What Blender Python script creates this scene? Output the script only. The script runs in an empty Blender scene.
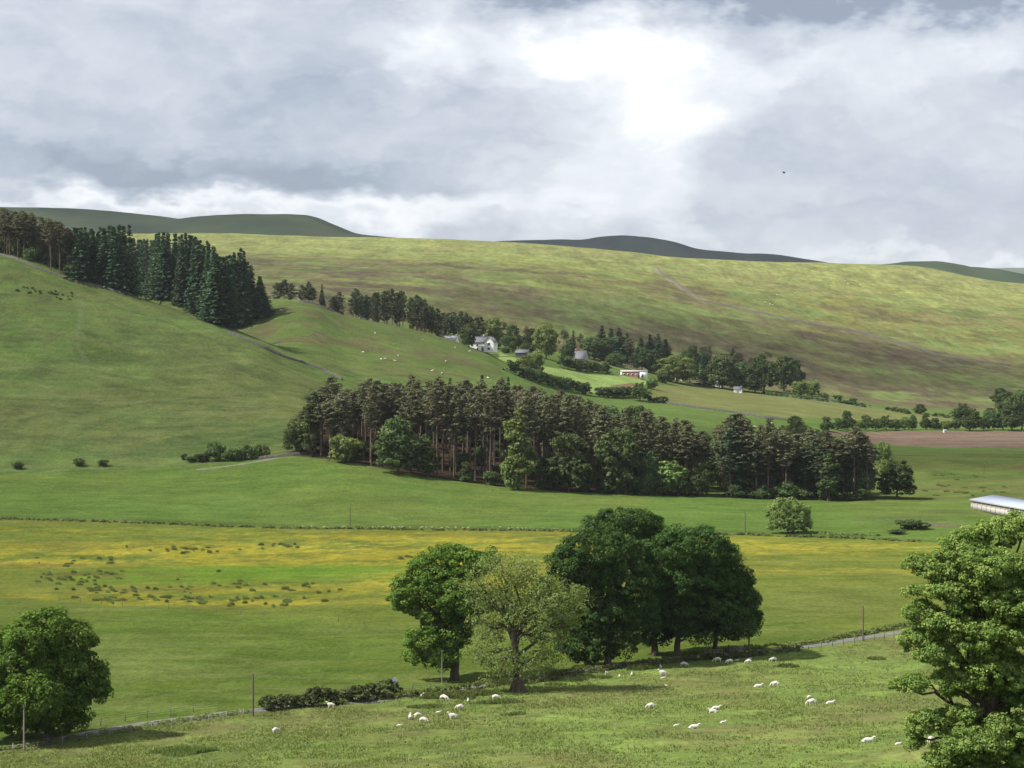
import bpy, math, random
import numpy as np
from mathutils import Vector, Matrix

random.seed(7)
RNG = np.random.default_rng(11)
F = 1990.0          # focal length in pixels of a 1024 wide picture
CAMZ = 47.0         # eye height above the valley floor
HAZE = 2.6e-5
scene = bpy.context.scene
COL = scene.collection
PI = math.pi

# ------------------------------------------------------------------ helpers
def s2l(c):
    return tuple((v / 12.92 if v <= 0.04045 else ((v + 0.055) / 1.055) ** 2.4) for v in c)

TRIM = (1.06, 0.92, 1.22)
def A(r, g, b, k=1.35):
    """surface colour from an observed 8 bit colour under light of strength k"""
    return np.array([v / k * t for v, t in zip(s2l((r / 255, g / 255, b / 255)), TRIM)])

def tag(o, label, cat, group=None, kind=None):
    o['label'] = label
    o['category'] = cat
    if group: o['group'] = group
    if kind: o['kind'] = kind
    return o

def empty(name, loc, label, cat, group=None, rotz=0.0, scale=None):
    o = bpy.data.objects.new(name, None)
    o.empty_display_size = 0.5
    o.location = loc
    o.rotation_euler = (0, 0, rotz)
    if scale is not None: o.scale = scale
    COL.objects.link(o)
    tag(o, label, cat, group)
    return o

def link(name, me, parent=None):
    o = bpy.data.objects.new(name, me)
    COL.objects.link(o)
    if parent is not None: o.parent = parent
    return o

def fast_mesh(name, V, Q, mat, tint=None, smooth=False):
    """mesh from vertex array V (n,3) and quad array Q (m,4), optional per face tint"""
    V = np.asarray(V, dtype=np.float32); Q = np.asarray(Q, dtype=np.int32)
    me = bpy.data.meshes.new(name)
    me.vertices.add(len(V)); me.vertices.foreach_set('co', V.ravel())
    me.loops.add(Q.size); me.loops.foreach_set('vertex_index', Q.ravel())
    me.polygons.add(len(Q))
    me.polygons.foreach_set('loop_start', np.arange(0, Q.size, Q.shape[1], dtype=np.int32))
    me.polygons.foreach_set('loop_total', np.full(len(Q), Q.shape[1], dtype=np.int32))
    if smooth: me.polygons.foreach_set('use_smooth', np.ones(len(Q), dtype=bool))
    me.update(calc_edges=True)
    if mat: me.materials.append(mat)
    if tint is not None:
        at = me.attributes.new('tint', 'FLOAT', 'FACE')
        at.data.foreach_set('value', np.asarray(tint, dtype=np.float32))
    return me

class Acc:
    """collects quads (triangles are written as degenerate-free quads)"""
    def __init__(s): s.V = []; s.Q = []; s.n = 0
    def add(s, V, Q):
        V = np.asarray(V, dtype=np.float64); Q = np.asarray(Q, dtype=np.int64)
        s.V.append(V); s.Q.append(Q + s.n); s.n += len(V)
    def tube(s, P, R, n=6, cap=True):
        P = np.asarray(P, float); m = len(P)
        R = np.asarray(R, float)
        ring = np.arange(n) * 2 * PI / n
        T = np.gradient(P, axis=0)
        V = np.zeros((m, n, 3))
        up = np.array([0.0, 0, 1])
        for i in range(m):
            t = T[i] / (np.linalg.norm(T[i]) + 1e-9)
            ref = np.array([1.0, 0, 0]) if abs(t[2]) > 0.8 else up
            a = np.cross(t, ref); a /= np.linalg.norm(a) + 1e-9
            b = np.cross(t, a)
            V[i] = P[i] + R[i] * (np.cos(ring)[:, None] * a + np.sin(ring)[:, None] * b)
        Q = []
        for i in range(m - 1):
            for j in range(n):
                k = (j + 1) % n
                Q.append((i * n + j, i * n + k, (i + 1) * n + k, (i + 1) * n + j))
        s.add(V.reshape(-1, 3), Q)
        if cap and n == 4:
            s.add(V[-1], [(0, 1, 2, 3)])
    def box(s, c, size, rz=0.0, tilt=None):
        x, y, z = [v / 2 for v in size]
        V = np.array([(-x,-y,-z),(x,-y,-z),(x,y,-z),(-x,y,-z),(-x,-y,z),(x,-y,z),(x,y,z),(-x,y,z)], float)
        if tilt is not None:
            V = np.array([tuple(tilt @ Vector(v)) for v in V])
        ca, sa = math.cos(rz), math.sin(rz)
        V = np.stack([V[:,0]*ca - V[:,1]*sa, V[:,0]*sa + V[:,1]*ca, V[:,2]], 1) + np.array(c, float)
        s.add(V, [(0,3,2,1),(4,5,6,7),(0,1,5,4),(1,2,6,5),(2,3,7,6),(3,0,4,7)])
    def mesh(s, name, mat, smooth=False):
        return fast_mesh(name, np.concatenate(s.V), np.concatenate(s.Q), mat, smooth=smooth)

# ---------------------------------------------------------------- noise
_NT = np.random.default_rng(3).random((256, 256))
def vnoise(x, y, seed=0):
    x = np.asarray(x, float) + seed * 17.31; y = np.asarray(y, float) + seed * 9.77
    xi = np.floor(x).astype(int); yi = np.floor(y).astype(int)
    fx = x - xi; fy = y - yi
    fx = fx * fx * (3 - 2 * fx); fy = fy * fy * (3 - 2 * fy)
    g = lambda a, b: _NT[a & 255, b & 255]
    return (g(xi, yi) * (1 - fx) + g(xi + 1, yi) * fx) * (1 - fy) + (g(xi, yi + 1) * (1 - fx) + g(xi + 1, yi + 1) * fx) * fy
def fbm(x, y, oct=4, seed=0):
    t = 0; a = 0.5; s = 1.0
    for i in range(oct):
        t = t + a * vnoise(x * s, y * s, seed + i * 3); a *= 0.5; s *= 2.03
    return t / (1 - 0.5 ** oct)      # 0..1
def sst(a, b, x):
    t = np.clip((x - a) / (b - a), 0, 1)
    return t * t * (3 - 2 * t)

def pchip(x, y, xq):
    x = np.asarray(x, float); y = np.asarray(y, float); xq = np.asarray(xq, float)
    h = np.diff(x); dl = np.diff(y) / h
    m = np.zeros_like(y)
    for i in range(1, len(x) - 1):
        if dl[i-1] * dl[i] > 0:
            w1 = 2 * h[i] + h[i-1]; w2 = h[i] + 2 * h[i-1]
            m[i] = (w1 + w2) / (w1 / dl[i-1] + w2 / dl[i])
    m[0] = dl[0]; m[-1] = dl[-1]
    k = np.clip(np.searchsorted(x, xq) - 1, 0, len(x) - 2)
    t = (xq - x[k]) / h[k]
    t2 = t * t; t3 = t2 * t
    return (2*t3-3*t2+1)*y[k] + (t3-2*t2+t)*h[k]*m[k] + (-2*t3+3*t2)*y[k+1] + (t3-t2)*h[k]*m[k+1]

# ---------------------------------------------------------------- terrain
# cross-valley stations of the survey: each row is a line of ground running across the
# valley; at each station the distance north (d) and the height (z, or sight slope y).
PX = [-900, -300, 0, 120, 230, 300, 350, 430, 510, 600, 700, 800, 900, 1024, 1400, 2000]
def ZY(y, d): return CAMZ - (y - 384) * d / F
ROWS = []
def row(dd, yy=None, zz=None, n=20):
    dd = np.array(dd, float) if np.ndim(dd) else np.full(len(PX), float(dd))
    if yy is not None:
        z = CAMZ - (np.array(yy, float) - 384) * dd / F
    else:
        z = np.array(zz, float) if np.ndim(zz) else np.full(len(PX), float(zz))
    ROWS.append((dd, z, n))
#        -900 -300    0  120  230  300  350  430  510  600  700  800  900 1024 1400 2000
row(4, zz=45.3, n=1)
row(100, zz=[24,25,25.5,25.7,26,26,26,26,26,26,26,26,26,26,26,26], n=8)
row([225,225,222,218,212,208,205,203,200,197,195,193,191,190,190,190],
    yy=[780,780,778,777,777,776,776,776,776,775,775,774,773,772,772,772], n=14)
row([255,255,251,262,275,284,290,298,306,323,332,344,366,391,430,480],
    yy=[752,750,747,729,716,707,701,691,682,668,660,650,635,619,595,575], n=110)
row(425, yy=[600,600,598,597,596,596,595,594,594,593,593,593,593,593,594,596], n=110)
row([595,595,590,585,580,575,570,570,568,566,565,560,550,540,540,540],
    yy=[515,515,517,520,524,526,527,528,529,530,532,535,538,542,544,546], n=110)
row([690,690,690,700,705,705,690,680,675,672,670,668,668,668,668,668],
    yy=[474,472,470,468,460,456,463,477,487,493,497,500,500,500,500,500], n=90)
row([765,765,765,770,775,775,780,790,790,780,770,760,760,760,760,760],
    yy=[380,384,390,395,401,408,428,444.5,454,468,474,481,483,481,478,474], n=90)
row([910,905,900,890,870,860,850,850,850,850,850,850,850,850,850,850],
    yy=[220,235,253,292,329,360,379,395,417,435,447,454,459,460,455,450], n=90)
row([960,960,960,950,930,905,905,905,915,930,950,950,950,950,950,950],
    zz=[114,108,100,81,65,63.5,57,52.5,46,31,26,19.5,15.5,15,18,22], n=24)
row([1050,1050,1050,1050,1050,1050,1050,1060,1070,1080,1080,1080,1100,1100,1100,1100],
    zz=[112,106,95,90,92,91,82.2,73,58.5,40.5,34,28,20.5,20.8,26,30], n=50)
row([1150,1150,1150,1150,1150,1150,1150,1150,1150,1180,1180,1200,1230,1230,1230,1230],
    zz=[112,108,100,92,86,80,73,65,61.5,50.5,39.3,33.7,26,24,32,40], n=24)
row(1350, yy=[255,280,290,292,298,300,310,322,337,357,379,391,402,408,400,390], n=50)
row(1900, yy=[250,262,265,266,268,271,274,279,287,299,318,335,350,360,365,365], n=80)
row(2600, yy=[243,242,243,248,250,253,255,257,260,268,279,287,296,306,315,320], n=60)
row(3200, yy=[238,236,236,236,237.5,239.5,240,241,244,251,260,263.5,265.5,286,296,300], n=36)
row(3600, zz=[215,212,210,205,200,195,190,185,180,170,155,140,125,110,100,100], n=6)
row(5200, zz=90.0, n=6)
row(12000, zz=0.0, n=4)
row(30000, zz=-60.0, n=3)

cols = np.concatenate([np.arange(-900, -140, 20), np.arange(-140, 1165, 2.0), np.arange(1165, 2001, 20)])
NC = len(cols)
Dr = np.stack([pchip(PX, r[0], cols) for r in ROWS])      # rows x cols
Zr = np.stack([pchip(PX, r[1], cols) for r in ROWS])
# a sharper shoulder where the moor drops away on the right of the skyline
segs = []
for k in range(1, len(ROWS)):
    n = ROWS[k][2]
    segs.append((k - 1) + np.arange(n) / n)
TT = np.concatenate(segs + [np.array([len(ROWS) - 1.0])])
NR = len(TT)
ki = np.minimum(TT.astype(int), len(ROWS) - 2); kf = (TT - ki)[:, None]
Dg = Dr[ki] * (1 - kf) + Dr[ki + 1] * kf
Zg = np.zeros_like(Dg)
for j in range(NC):
    Zg[:, j] = pchip(Dr[:, j], Zr[:, j], Dg[:, j])
Xg = Dg * (cols[None, :] - 512) / F
# natural unevenness
w_near = sst(120, 180, Dg) * (1 - sst(330, 420, Dg))
w_hill = sst(690, 740, Dg) * (1 - sst(1120, 1200, Dg)) * (1 - sst(300, 420, cols[None, :] + 0 * Dg)) + \
         sst(860, 900, Dg) * (1 - sst(1050, 1100, Dg)) * (1 - sst(480, 540, cols[None, :] + 0 * Dg)) * 0.7
w_moor = sst(1350, 1600, Dg) * (1 - sst(3000, 3600, Dg) * 0.6)
Zg += w_near * ((fbm(Xg / 9, Dg / 9, 4, 1) - 0.5) * 0.9)
Zg += np.clip(w_hill, 0, 1) * ((fbm(Xg / 38, Dg / 30, 4, 5) - 0.5) * 4.2 + (fbm(Xg / 12, Dg / 9, 3, 8) - 0.5) * 1.0)
Zg += w_moor * ((fbm(Xg / 260, Dg / 260, 4, 9) - 0.5) * 9 + (fbm(Xg / 60, Dg / 60, 3, 12) - 0.5) * 3.2)
Yv = 384 - (Zg - CAMZ) * F / Dg

def _col(px):
    c = float(np.interp(px, cols, np.arange(NC)))
    j = min(int(c), NC - 2); f = c - j
    return Dg[:, j] * (1 - f) + Dg[:, j + 1] * f, Zg[:, j] * (1 - f) + Zg[:, j + 1] * f

_R0 = int(np.argmax(TT >= 1.5))
def at(px, py, dmin=0):
    """first ground point met along the sight line through (px, py)"""
    d, z = _col(px)
    yv = 384 - (z - CAMZ) * F / d
    for i in range(_R0, NR - 1):
        if d[i] >= dmin and yv[i + 1] <= py:
            f = (yv[i] - py) / (yv[i] - yv[i + 1] + 1e-9); f = min(max(f, 0), 1)
            dd = d[i] * (1 - f) + d[i + 1] * f
            zz = z[i] * (1 - f) + z[i + 1] * f
            return Vector((dd * (px - 512) / F, dd, zz))
    return at_d(px, 3000)

def at_d(px, dd):
    d, z = _col(px)
    return Vector((dd * (px - 512) / F, dd, float(np.interp(dd, d, z))))

def ground(X, Y):
    return at_d(512 + F * X / Y, Y).z

def mpp(p):      # metres per picture pixel at a ground point
    return p.y / F

# ---------------------------------------------------------------- material helper
def mat(name):
    m = bpy.data.materials.new(name); m.use_nodes = True
    nt = m.node_tree; nt.nodes.clear()
    out = nt.nodes.new('ShaderNodeOutputMaterial')
    return m, nt, out
def N(nt, typ, **kw):
    n = nt.nodes.new(typ)
    for k, v in kw.items():
        if k in n.inputs.keys() if isinstance(k, str) else False: n.inputs[k].default_value = v
        else: setattr(n, k, v)
    return n
def ramp(nt, fac, stops, interp='LINEAR'):
    r = nt.nodes.new('ShaderNodeValToRGB'); r.color_ramp.interpolation = interp
    e = r.color_ramp.elements
    while len(e) < len(stops): e.new(0.5)
    for el, (p, c) in zip(e, stops):
        el.position = p; el.color = (c[0], c[1], c[2], 1)
    if fac is not None: nt.links.new(fac, r.inputs[0])
    return r
def math_(nt, op, a, b=None, c=None, clamp=False):
    n = nt.nodes.new('ShaderNodeMath'); n.operation = op; n.use_clamp = clamp
    for i, v in enumerate((a, b, c)):
        if v is None: continue
        if isinstance(v, (int, float)): n.inputs[i].default_value = v
        else: nt.links.new(v, n.inputs[i])
    return n.outputs[0]
def mixc(nt, fac, a, b, typ='MIX'):
    n = nt.nodes.new('ShaderNodeMix'); n.data_type = 'RGBA'; n.blend_type = typ
    for sock, v in ((n.inputs[0], fac), (n.inputs[6], a), (n.inputs[7], b)):
        if isinstance(v, (int, float)): sock.default_value = v
        elif isinstance(v, (tuple, list, np.ndarray)): sock.default_value = (float(v[0]), float(v[1]), float(v[2]), 1)
        else: nt.links.new(v, sock)
    return n.outputs[2]

def simple_mat(name, c1, c2, scale=2.0, rough=0.8, detail=4, bump=0.0, metallic=0.0, stretch=None, spec=0.3):
    m, nt, out = mat(name)
    tc = nt.nodes.new('ShaderNodeTexCoord')
    vec = tc.outputs['Object']
    if stretch:
        mp = nt.nodes.new('ShaderNodeMapping'); mp.inputs['Scale'].default_value = stretch
        nt.links.new(vec, mp.inputs[0]); vec = mp.outputs[0]
    nz = nt.nodes.new('ShaderNodeTexNoise'); nz.inputs['Scale'].default_value = scale; nz.inputs['Detail'].default_value = detail
    nt.links.new(vec, nz.inputs['Vector'])
    r = ramp(nt, nz.outputs[0], [(0.3, c1), (0.7, c2)])
    b = nt.nodes.new('ShaderNodeBsdfPrincipled')
    nt.links.new(r.outputs[0], b.inputs['Base Color'])
    b.inputs['Roughness'].default_value = rough; b.inputs['Metallic'].default_value = metallic
    b.inputs['Specular IOR Level'].default_value = spec
    if bump:
        bp = nt.nodes.new('ShaderNodeBump'); bp.inputs['Strength'].default_value = bump
        nt.links.new(nz.outputs[0], bp.inputs['Height']); nt.links.new(bp.outputs[0], b.inputs['Normal'])
    nt.links.new(b.outputs[0], out.inputs[0])
    return m

def leaf_mat(name, c_dark, c_mid, c_light, trans=0.3, hue=0.016):
    """foliage: leaf to leaf and tree to tree colour variation, some light through the leaf"""
    m, nt, out = mat(name)
    at_ = nt.nodes.new('ShaderNodeAttribute'); at_.attribute_name = 'tint'
    oi = nt.nodes.new('ShaderNodeObjectInfo')
    r = ramp(nt, at_.outputs['Fac'], [(0.0, c_dark), (0.5, c_mid), (1.0, c_light)])
    hs = nt.nodes.new('ShaderNodeHueSaturation')
    h = math_(nt, 'MULTIPLY_ADD', oi.outputs['Random'], hue, 0.5 - hue / 2)
    v = math_(nt, 'MULTIPLY_ADD', oi.outputs['Random'], 0.5, 0.75)
    nt.links.new(h, hs.inputs['Hue']); nt.links.new(v, hs.inputs['Value']); nt.links.new(r.outputs[0], hs.inputs['Color'])
    d = nt.nodes.new('ShaderNodeBsdfDiffuse'); t = nt.nodes.new('ShaderNodeBsdfTranslucent')
    g = nt.nodes.new('ShaderNodeBsdfGlossy'); g.inputs['Roughness'].default_value = 0.45
    g.inputs['Color'].default_value = (0.8, 0.85, 0.9, 1)
    nt.links.new(hs.outputs[0], d.inputs[0])
    tcol = mixc(nt, 1.0, hs.outputs[0], (1.25, 1.15, 0.45), 'MULTIPLY')
    nt.links.new(tcol, t.inputs[0])
    mx = nt.nodes.new('ShaderNodeMixShader'); mx.inputs[0].default_value = trans
    nt.links.new(d.outputs[0], mx.inputs[1]); nt.links.new(t.outputs[0], mx.inputs[2])
    mg = nt.nodes.new('ShaderNodeMixShader'); mg.inputs[0].default_value = 0.006
    nt.links.new(mx.outputs[0], mg.inputs[1]); nt.links.new(g.outputs[0], mg.inputs[2])
    nt.links.new(mg.outputs[0], out.inputs[0])
    return m
# ---------------------------------------------------------------- ground colours (field plan)
PXG = np.broadcast_to(cols[None, :], Dg.shape)
def line(pts, dmin=0):
    """distance of a field boundary at every bearing, from surveyed points along it"""
    P = [at(x, y, dmin) for x, y in pts]
    return np.interp(cols, [p[0] for p in pts], [p.y for p in P])[None, :]
def beyond(L, soft=3.0):   # 1 beyond the line
    wob = (fbm(Xg / 14, Dg / 14, 3, 21) - 0.5) * soft * 2
    return sst(-soft, soft, Dg - L + wob)
def poly(pts, dmin=0):
    W = [at(x, y, dmin) for x, y in pts]
    xs = np.array([w.x for w in W]); ys = np.array([w.y for w in W])
    m = np.zeros(Dg.shape, bool)
    sel = (Dg > ys.min() - 1) & (Dg < ys.max() + 1) & (Xg > xs.min() - 1) & (Xg < xs.max() + 1)
    x = Xg[sel]; y = Dg[sel]; ins = np.zeros(len(x), bool)
    n = len(xs)
    for i in range(n):
        j = (i - 1) % n
        c = ((ys[i] > y) != (ys[j] > y)) & (x < (xs[j] - xs[i]) * (y - ys[i]) / (ys[j] - ys[i] + 1e-9) + xs[i])
        ins ^= c
    m[sel] = ins
    return m.astype(float)
def blob(px, py, rx, ry, dmin=0):
    """soft patch around a ground point, rx metres across the valley, ry metres along"""
    p = at(px, py, dmin)
    return np.exp(-((Xg - p.x) / rx) ** 2 - ((Dg - p.y) / ry) ** 2)

C = np.zeros(Dg.shape + (3,))
def paint(mask, col):
    global C
    m = np.clip(mask, 0, 1)[..., None]
    C = C * (1 - m) + np.asarray(col) * m

n_a = fbm(Xg / 20, Dg / 26, 4, 31); n_b = fbm(Xg / 6, Dg / 9, 4, 37); n_c = fbm(Xg / 60, Dg / 90, 4, 41)
# everything starts as pasture
C[:] = A(98, 122, 54)
# near sheep meadow: bright grazed grass with browner rough patches
paint(Dg * 0 + 1.0, A(108, 134, 62))
paint(sst(0.42, 0.62, n_a) * 0.85, A(112, 120, 66))
paint(sst(0.52, 0.7, n_b) * 0.55, A(98, 112, 56))
paint(sst(0.50, 0.62, fbm(Xg / 3.5, Dg / 5, 3, 44)) * 0.4, A(122, 152, 66))
L_road = line([(-140,760),(0,749),(60,738),(120,728),(200,715),(260,708),(330,703),(400,695),(470,687),(520,680),(600,668),(680,660),(760,653),(830,645),(900,633),(960,624),(1024,616),(1160,600)])
lower = beyond(L_road, 1.0)
# lower hay field
paint(lower, A(86, 112, 42))
paint(lower * sst(0.40, 0.66, n_c) * 0.7, A(98, 117, 48))
paint(lower * sst(0.45, 0.62, fbm(Xg / 45, Dg / 9, 4, 47)) * 0.35, A(116, 130, 70))
paint(lower * blob(930, 590, 80, 110) * 0.5, A(104, 118, 50))
# buttercup field
L_b0 = line([(-140,592),(0,597),(100,603),(205,611),(300,619),(410,628),(520,632),(640,618),(700,604),(780,592),(850,586),(920,584),(1160,580)])
L_b1 = line([(-140,514),(0,517),(100,520),(200,523),(350,527),(500,529),(640,531),(740,533),(840,536),(920,541),(1000,548),(1160,556)])
fld = beyond(L_b0, 5) * (1 - beyond(L_b1, 1.0))
paint(fld, A(98, 118, 46))
st = fbm(Xg / 42, Dg / 13, 4, 51); st2 = fbm(Xg / 7, Dg / 5, 3, 53)
paint(fld * sst(0.42, 0.6, st) * 0.7, A(110, 122, 52))
Y1 = blob(60, 560, 70, 22) + blob(230, 549, 60, 14) + blob(400, 560, 60, 24) + blob(380, 580, 45, 20) + blob(60, 596, 70, 7) + blob(180, 601, 35, 6) \
   + blob(240, 604, 30, 5) + blob(420, 538, 70, 12) * 0.5 + blob(740, 546, 60, 18) * 0.55 + blob(850, 552, 50, 20) * 0.3 + blob(500, 545, 60, 20) * 0.6 + blob(820, 570, 50, 8) * 0.5 + blob(640, 543, 80, 16) * 0.4 + blob(100, 532, 110, 14) * 0.5
st3 = fbm(Xg / 1.6, Dg / 2.2, 3, 59)
ymask = np.clip(Y1, 0, 1.15) * sst(0.36, 0.64, 0.30 * st + 0.38 * st2 + 0.32 * st3)
paint(fld * ymask, A(140, 144, 48))
paint(fld * ymask * sst(0.55, 0.72, fbm(Xg / 3, Dg / 4, 3, 57)) * 0.8, A(158, 162, 52))
g = np.clip(blob(200, 575, 38, 12) * 1.3 + blob(270, 570, 35, 9), 0, 1)
paint(fld * g, A(98, 134, 42))
br = blob(150, 590, 16, 3) + blob(100, 575, 26, 8) + blob(60, 565, 30, 4)
paint(fld * np.clip(br, 0, 1) * sst(0.3, 0.6, st2) * 0.7, A(104, 96, 52))
# fields beyond the ditch
up = beyond(L_b1, 1.0)
paint(up, A(92, 122, 50))
paint(up * sst(0.42, 0.66, n_c) * 0.6, A(104, 124, 54))
paint(up * sst(0.42, 0.62, fbm(Xg / 70, Dg / 10, 4, 61)) * 0.4, A(80, 112, 46))
bank = np.exp(-((Dg - L_b1 - 2) / 3.0) ** 2)
paint(bank * 0.6, A(76, 100, 48))
# rough ground on the right beyond the wood
rough = up * sst(800, 870, PXG) * (1 - sst(930, 960, Dg)) * sst(640, 690, Dg)
paint(rough * 0.9, A(96, 118, 54))
paint(rough * sst(0.5, 0.62, fbm(Xg / 40, Dg / 14, 4, 63)) * 0.7, A(98, 98, 56))
paint(rough * sst(0.54, 0.66, fbm(Xg / 16, Dg / 12, 4, 65)) * 0.6, A(74, 98, 44))
paint(up * np.clip(blob(905, 520, 12, 12) + blob(950, 512, 12, 6), 0, 1) * 0.6, A(80, 92, 58))
paint(np.clip(blob(943, 525, 5, 5) * 1.2, 0, 1) * .8, A(104, 94, 74))
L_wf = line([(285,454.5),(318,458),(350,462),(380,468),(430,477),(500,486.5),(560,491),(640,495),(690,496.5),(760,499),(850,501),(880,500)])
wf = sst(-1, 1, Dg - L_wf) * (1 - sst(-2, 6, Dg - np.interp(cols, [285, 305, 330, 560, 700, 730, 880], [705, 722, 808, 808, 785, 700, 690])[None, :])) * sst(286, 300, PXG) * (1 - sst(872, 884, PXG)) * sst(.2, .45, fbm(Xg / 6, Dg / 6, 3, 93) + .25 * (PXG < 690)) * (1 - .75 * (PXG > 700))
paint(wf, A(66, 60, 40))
# left hill
hill = sst(690, 705, Dg + (PXG > 300) * -200) * (PXG < 420) * (Dg < 960)
L_h = line([(-140,476),(0,474),(60,472),(120,470),(180,467),(240,461),(290,456),(345,463),(420,476)])
hill = beyond(L_h, 1.0) * (PXG < 440) * (1 - sst(1150, 1200, Dg))
paint(hill, A(96, 124, 58))
paint(hill * sst(0.40, 0.62, fbm(Xg / 55, Dg / 40, 4, 71)) * 0.75, A(98, 112, 58))
paint(hill * sst(0.46, 0.6, fbm(Xg / 40, Dg / 7, 4, 73)) * 0.45, A(108, 124, 64))
paint(hill * sst(0.55, 0.68, fbm(Xg / 14, Dg / 5, 3, 75)) * 0.5, A(78, 98, 52))
paint(hill * np.exp(-((Dg - L_h) / 4.0) ** 2) * 0.5, A(72, 98, 50))
terr = np.sin(2 * PI * (Zg / 2.6 + 2.2 * fbm(Xg / 45, Dg / 45, 3, 105)))
paint(hill * sst(0.72, 0.98, terr) * sst(0.42, 0.6, fbm(Xg / 30, Dg / 30, 3, 107)) * 0.45, A(112, 126, 72))
paint(hill * sst(0.80, 0.98, -terr) * sst(0.46, 0.62, fbm(Xg / 26, Dg / 26, 3, 109)) * 0.40, A(70, 88, 46))
paint(hill * sst(0.60, 0.68, fbm(Xg / 7, Dg / 5, 3, 111)) * sst(.5, .6, fbm(Xg / 50, Dg / 50, 3, 113)) * 0.3, A(88, 94, 56))
gul = poly([(125,455),(150,442),(200,434),(290,425),(300,440),(240,452),(190,458)])
paint(gul * 0.5, A(72, 102, 48))
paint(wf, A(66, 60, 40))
# spur beyond the wall
spur = sst(880, 900, Dg) * (PXG > 225) * (1 - sst(1090, 1120, Dg)) * (1 - sst(500, 540, PXG))
paint(spur, A(98, 124, 58))
paint(spur * sst(0.44, 0.62, fbm(Xg / 40, Dg / 40, 4, 77)) * 0.7, A(92, 114, 56))
paint(spur * sst(0.55, 0.66, fbm(Xg / 16, Dg / 10, 3, 79)) * 0.6, A(104, 100, 66))
# farm fields
farm = sst(470, 520, PXG) * sst(900, 930, Dg) * (1 - sst(1330, 1360, Dg))
paint(farm, A(94, 122, 56))
paint(poly([(498,352),(520,360),(541,366),(590,372),(617,375),(655,380),(642,386),(628,393),(592,393),(560,385),(535,380),(500,360)], 950), A(132, 162, 82))
paint(poly([(604,392),(612,386),(630,383),(640,384),(628,392)], 950), A(122, 112, 76))
paint(poly([(655,386),(680,385),(712,388),(745,392),(777,396),(840,404),(890,411),(940,414),(985,418),(985,421),(900,421),(850,419),(786,418),(740,411),(667,404),(650,401)], 950), A(112, 124, 66))
paint(poly([(780,386),(805,388),(850,392),(856,388),(840,382),(800,380)], 950), A(78, 116, 58))
plough = poly([(822,433),(852,431.5),(900,431),(960,431),(1024,431),(1160,431),(1160,450),(1024,448.5),(940,447),(890,445.5),(858,440)], 880)
paint(plough, A(112, 104, 80))
paint(plough * sst(0.4, 0.6, fbm(Xg / 90, Dg / 6, 3, 81)) * 0.4, A(128, 116, 84))
# moor
moor = sst(1290, 1360, Dg + (fbm(Xg / 60, Dg / 60, 3, 83) - 0.5) * 60)
paint(moor, A(122, 132, 66))
q1 = fbm(Xg / 150, Dg / 110, 5, 85); q2 = fbm(Xg / 46, Dg / 60, 4, 87); q3 = fbm((Xg + Dg * 0.35) / 90, Dg / 240, 4, 89)
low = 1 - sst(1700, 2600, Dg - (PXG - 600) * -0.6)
q4 = fbm((Xg + Dg * .2) / 16, Dg / 34, 4, 101); q5 = fbm(Xg / 7, Dg / 16, 3, 103)
paint(moor * sst(0.45, 0.62, q1) * 0.6, A(108, 108, 66))
paint(moor * low * 0.6, A(94, 100, 66))  # browner lower heather, with the cloud shade over it painted in
paint(moor * sst(0.50, 0.60, 0.55 * q2 + 0.45 * q4) * (0.25 + 0.55 * low), A(98, 96, 66))
paint(moor * sst(0.52, 0.60, 0.6 * q3 + 0.4 * q4) * (0.35 + 0.45 * low), A(94, 88, 66))
paint(moor * sst(0.55, 0.66, 0.5 * q4 + 0.5 * q5) * 0.45, A(92, 98, 54))
paint(moor * sst(0.53, 0.63, 0.6 * fbm(Xg / 70, Dg / 100, 4, 91) + 0.4 * q4) * 0.7, A(112, 138, 68))
paint(moor * sst(2300, 2900, Dg) * 0.55, A(146, 164, 86))  # sunlit crest painted in as a lighter ground colour
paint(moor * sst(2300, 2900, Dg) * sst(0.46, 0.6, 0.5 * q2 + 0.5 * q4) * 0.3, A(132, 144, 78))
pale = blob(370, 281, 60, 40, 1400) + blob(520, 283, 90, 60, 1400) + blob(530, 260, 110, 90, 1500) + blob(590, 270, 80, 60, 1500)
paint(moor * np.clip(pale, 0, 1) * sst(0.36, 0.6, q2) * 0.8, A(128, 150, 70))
# track up the moor
def strip(pts, w, col, a=0.8, dmin=1300):
    W = [at(x, y, dmin) for x, y in pts]
    best = np.full(Dg.shape, 1e9)
    for p, q in zip(W[:-1], W[1:]):
        ax, ay, bx, by = p.x, p.y, q.x, q.y
        L2 = (bx-ax)**2 + (by-ay)**2 + 1e-9
        t = np.clip(((Xg-ax)*(bx-ax) + (Dg-ay)*(by-ay)) / L2, 0, 1)
        best = np.minimum(best, np.hypot(Xg-ax-t*(bx-ax), Dg-ay-t*(by-ay)))
    paint(np.exp(-(best / w) ** 2) * a, col)
strip([(657,268),(668,279),(684,290),(702,301)], 5, A(140, 140, 104), 0.7)
strip([(745,310),(800,322),(860,333),(905,344),(930,353),(1010,366)], 7, A(96, 100, 74), 0.6)
strip([(210,288),(217,298)], 2, A(120, 130, 90), 0.0)
strip([(84,300),(78,330),(78,345),(86,362)], 1.0, A(118, 134, 84), 0.5, 700)
strip([(0,370),(60,366),(180,368),(250,360)], 1.5, A(116, 138, 74), 0.45, 700)

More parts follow.
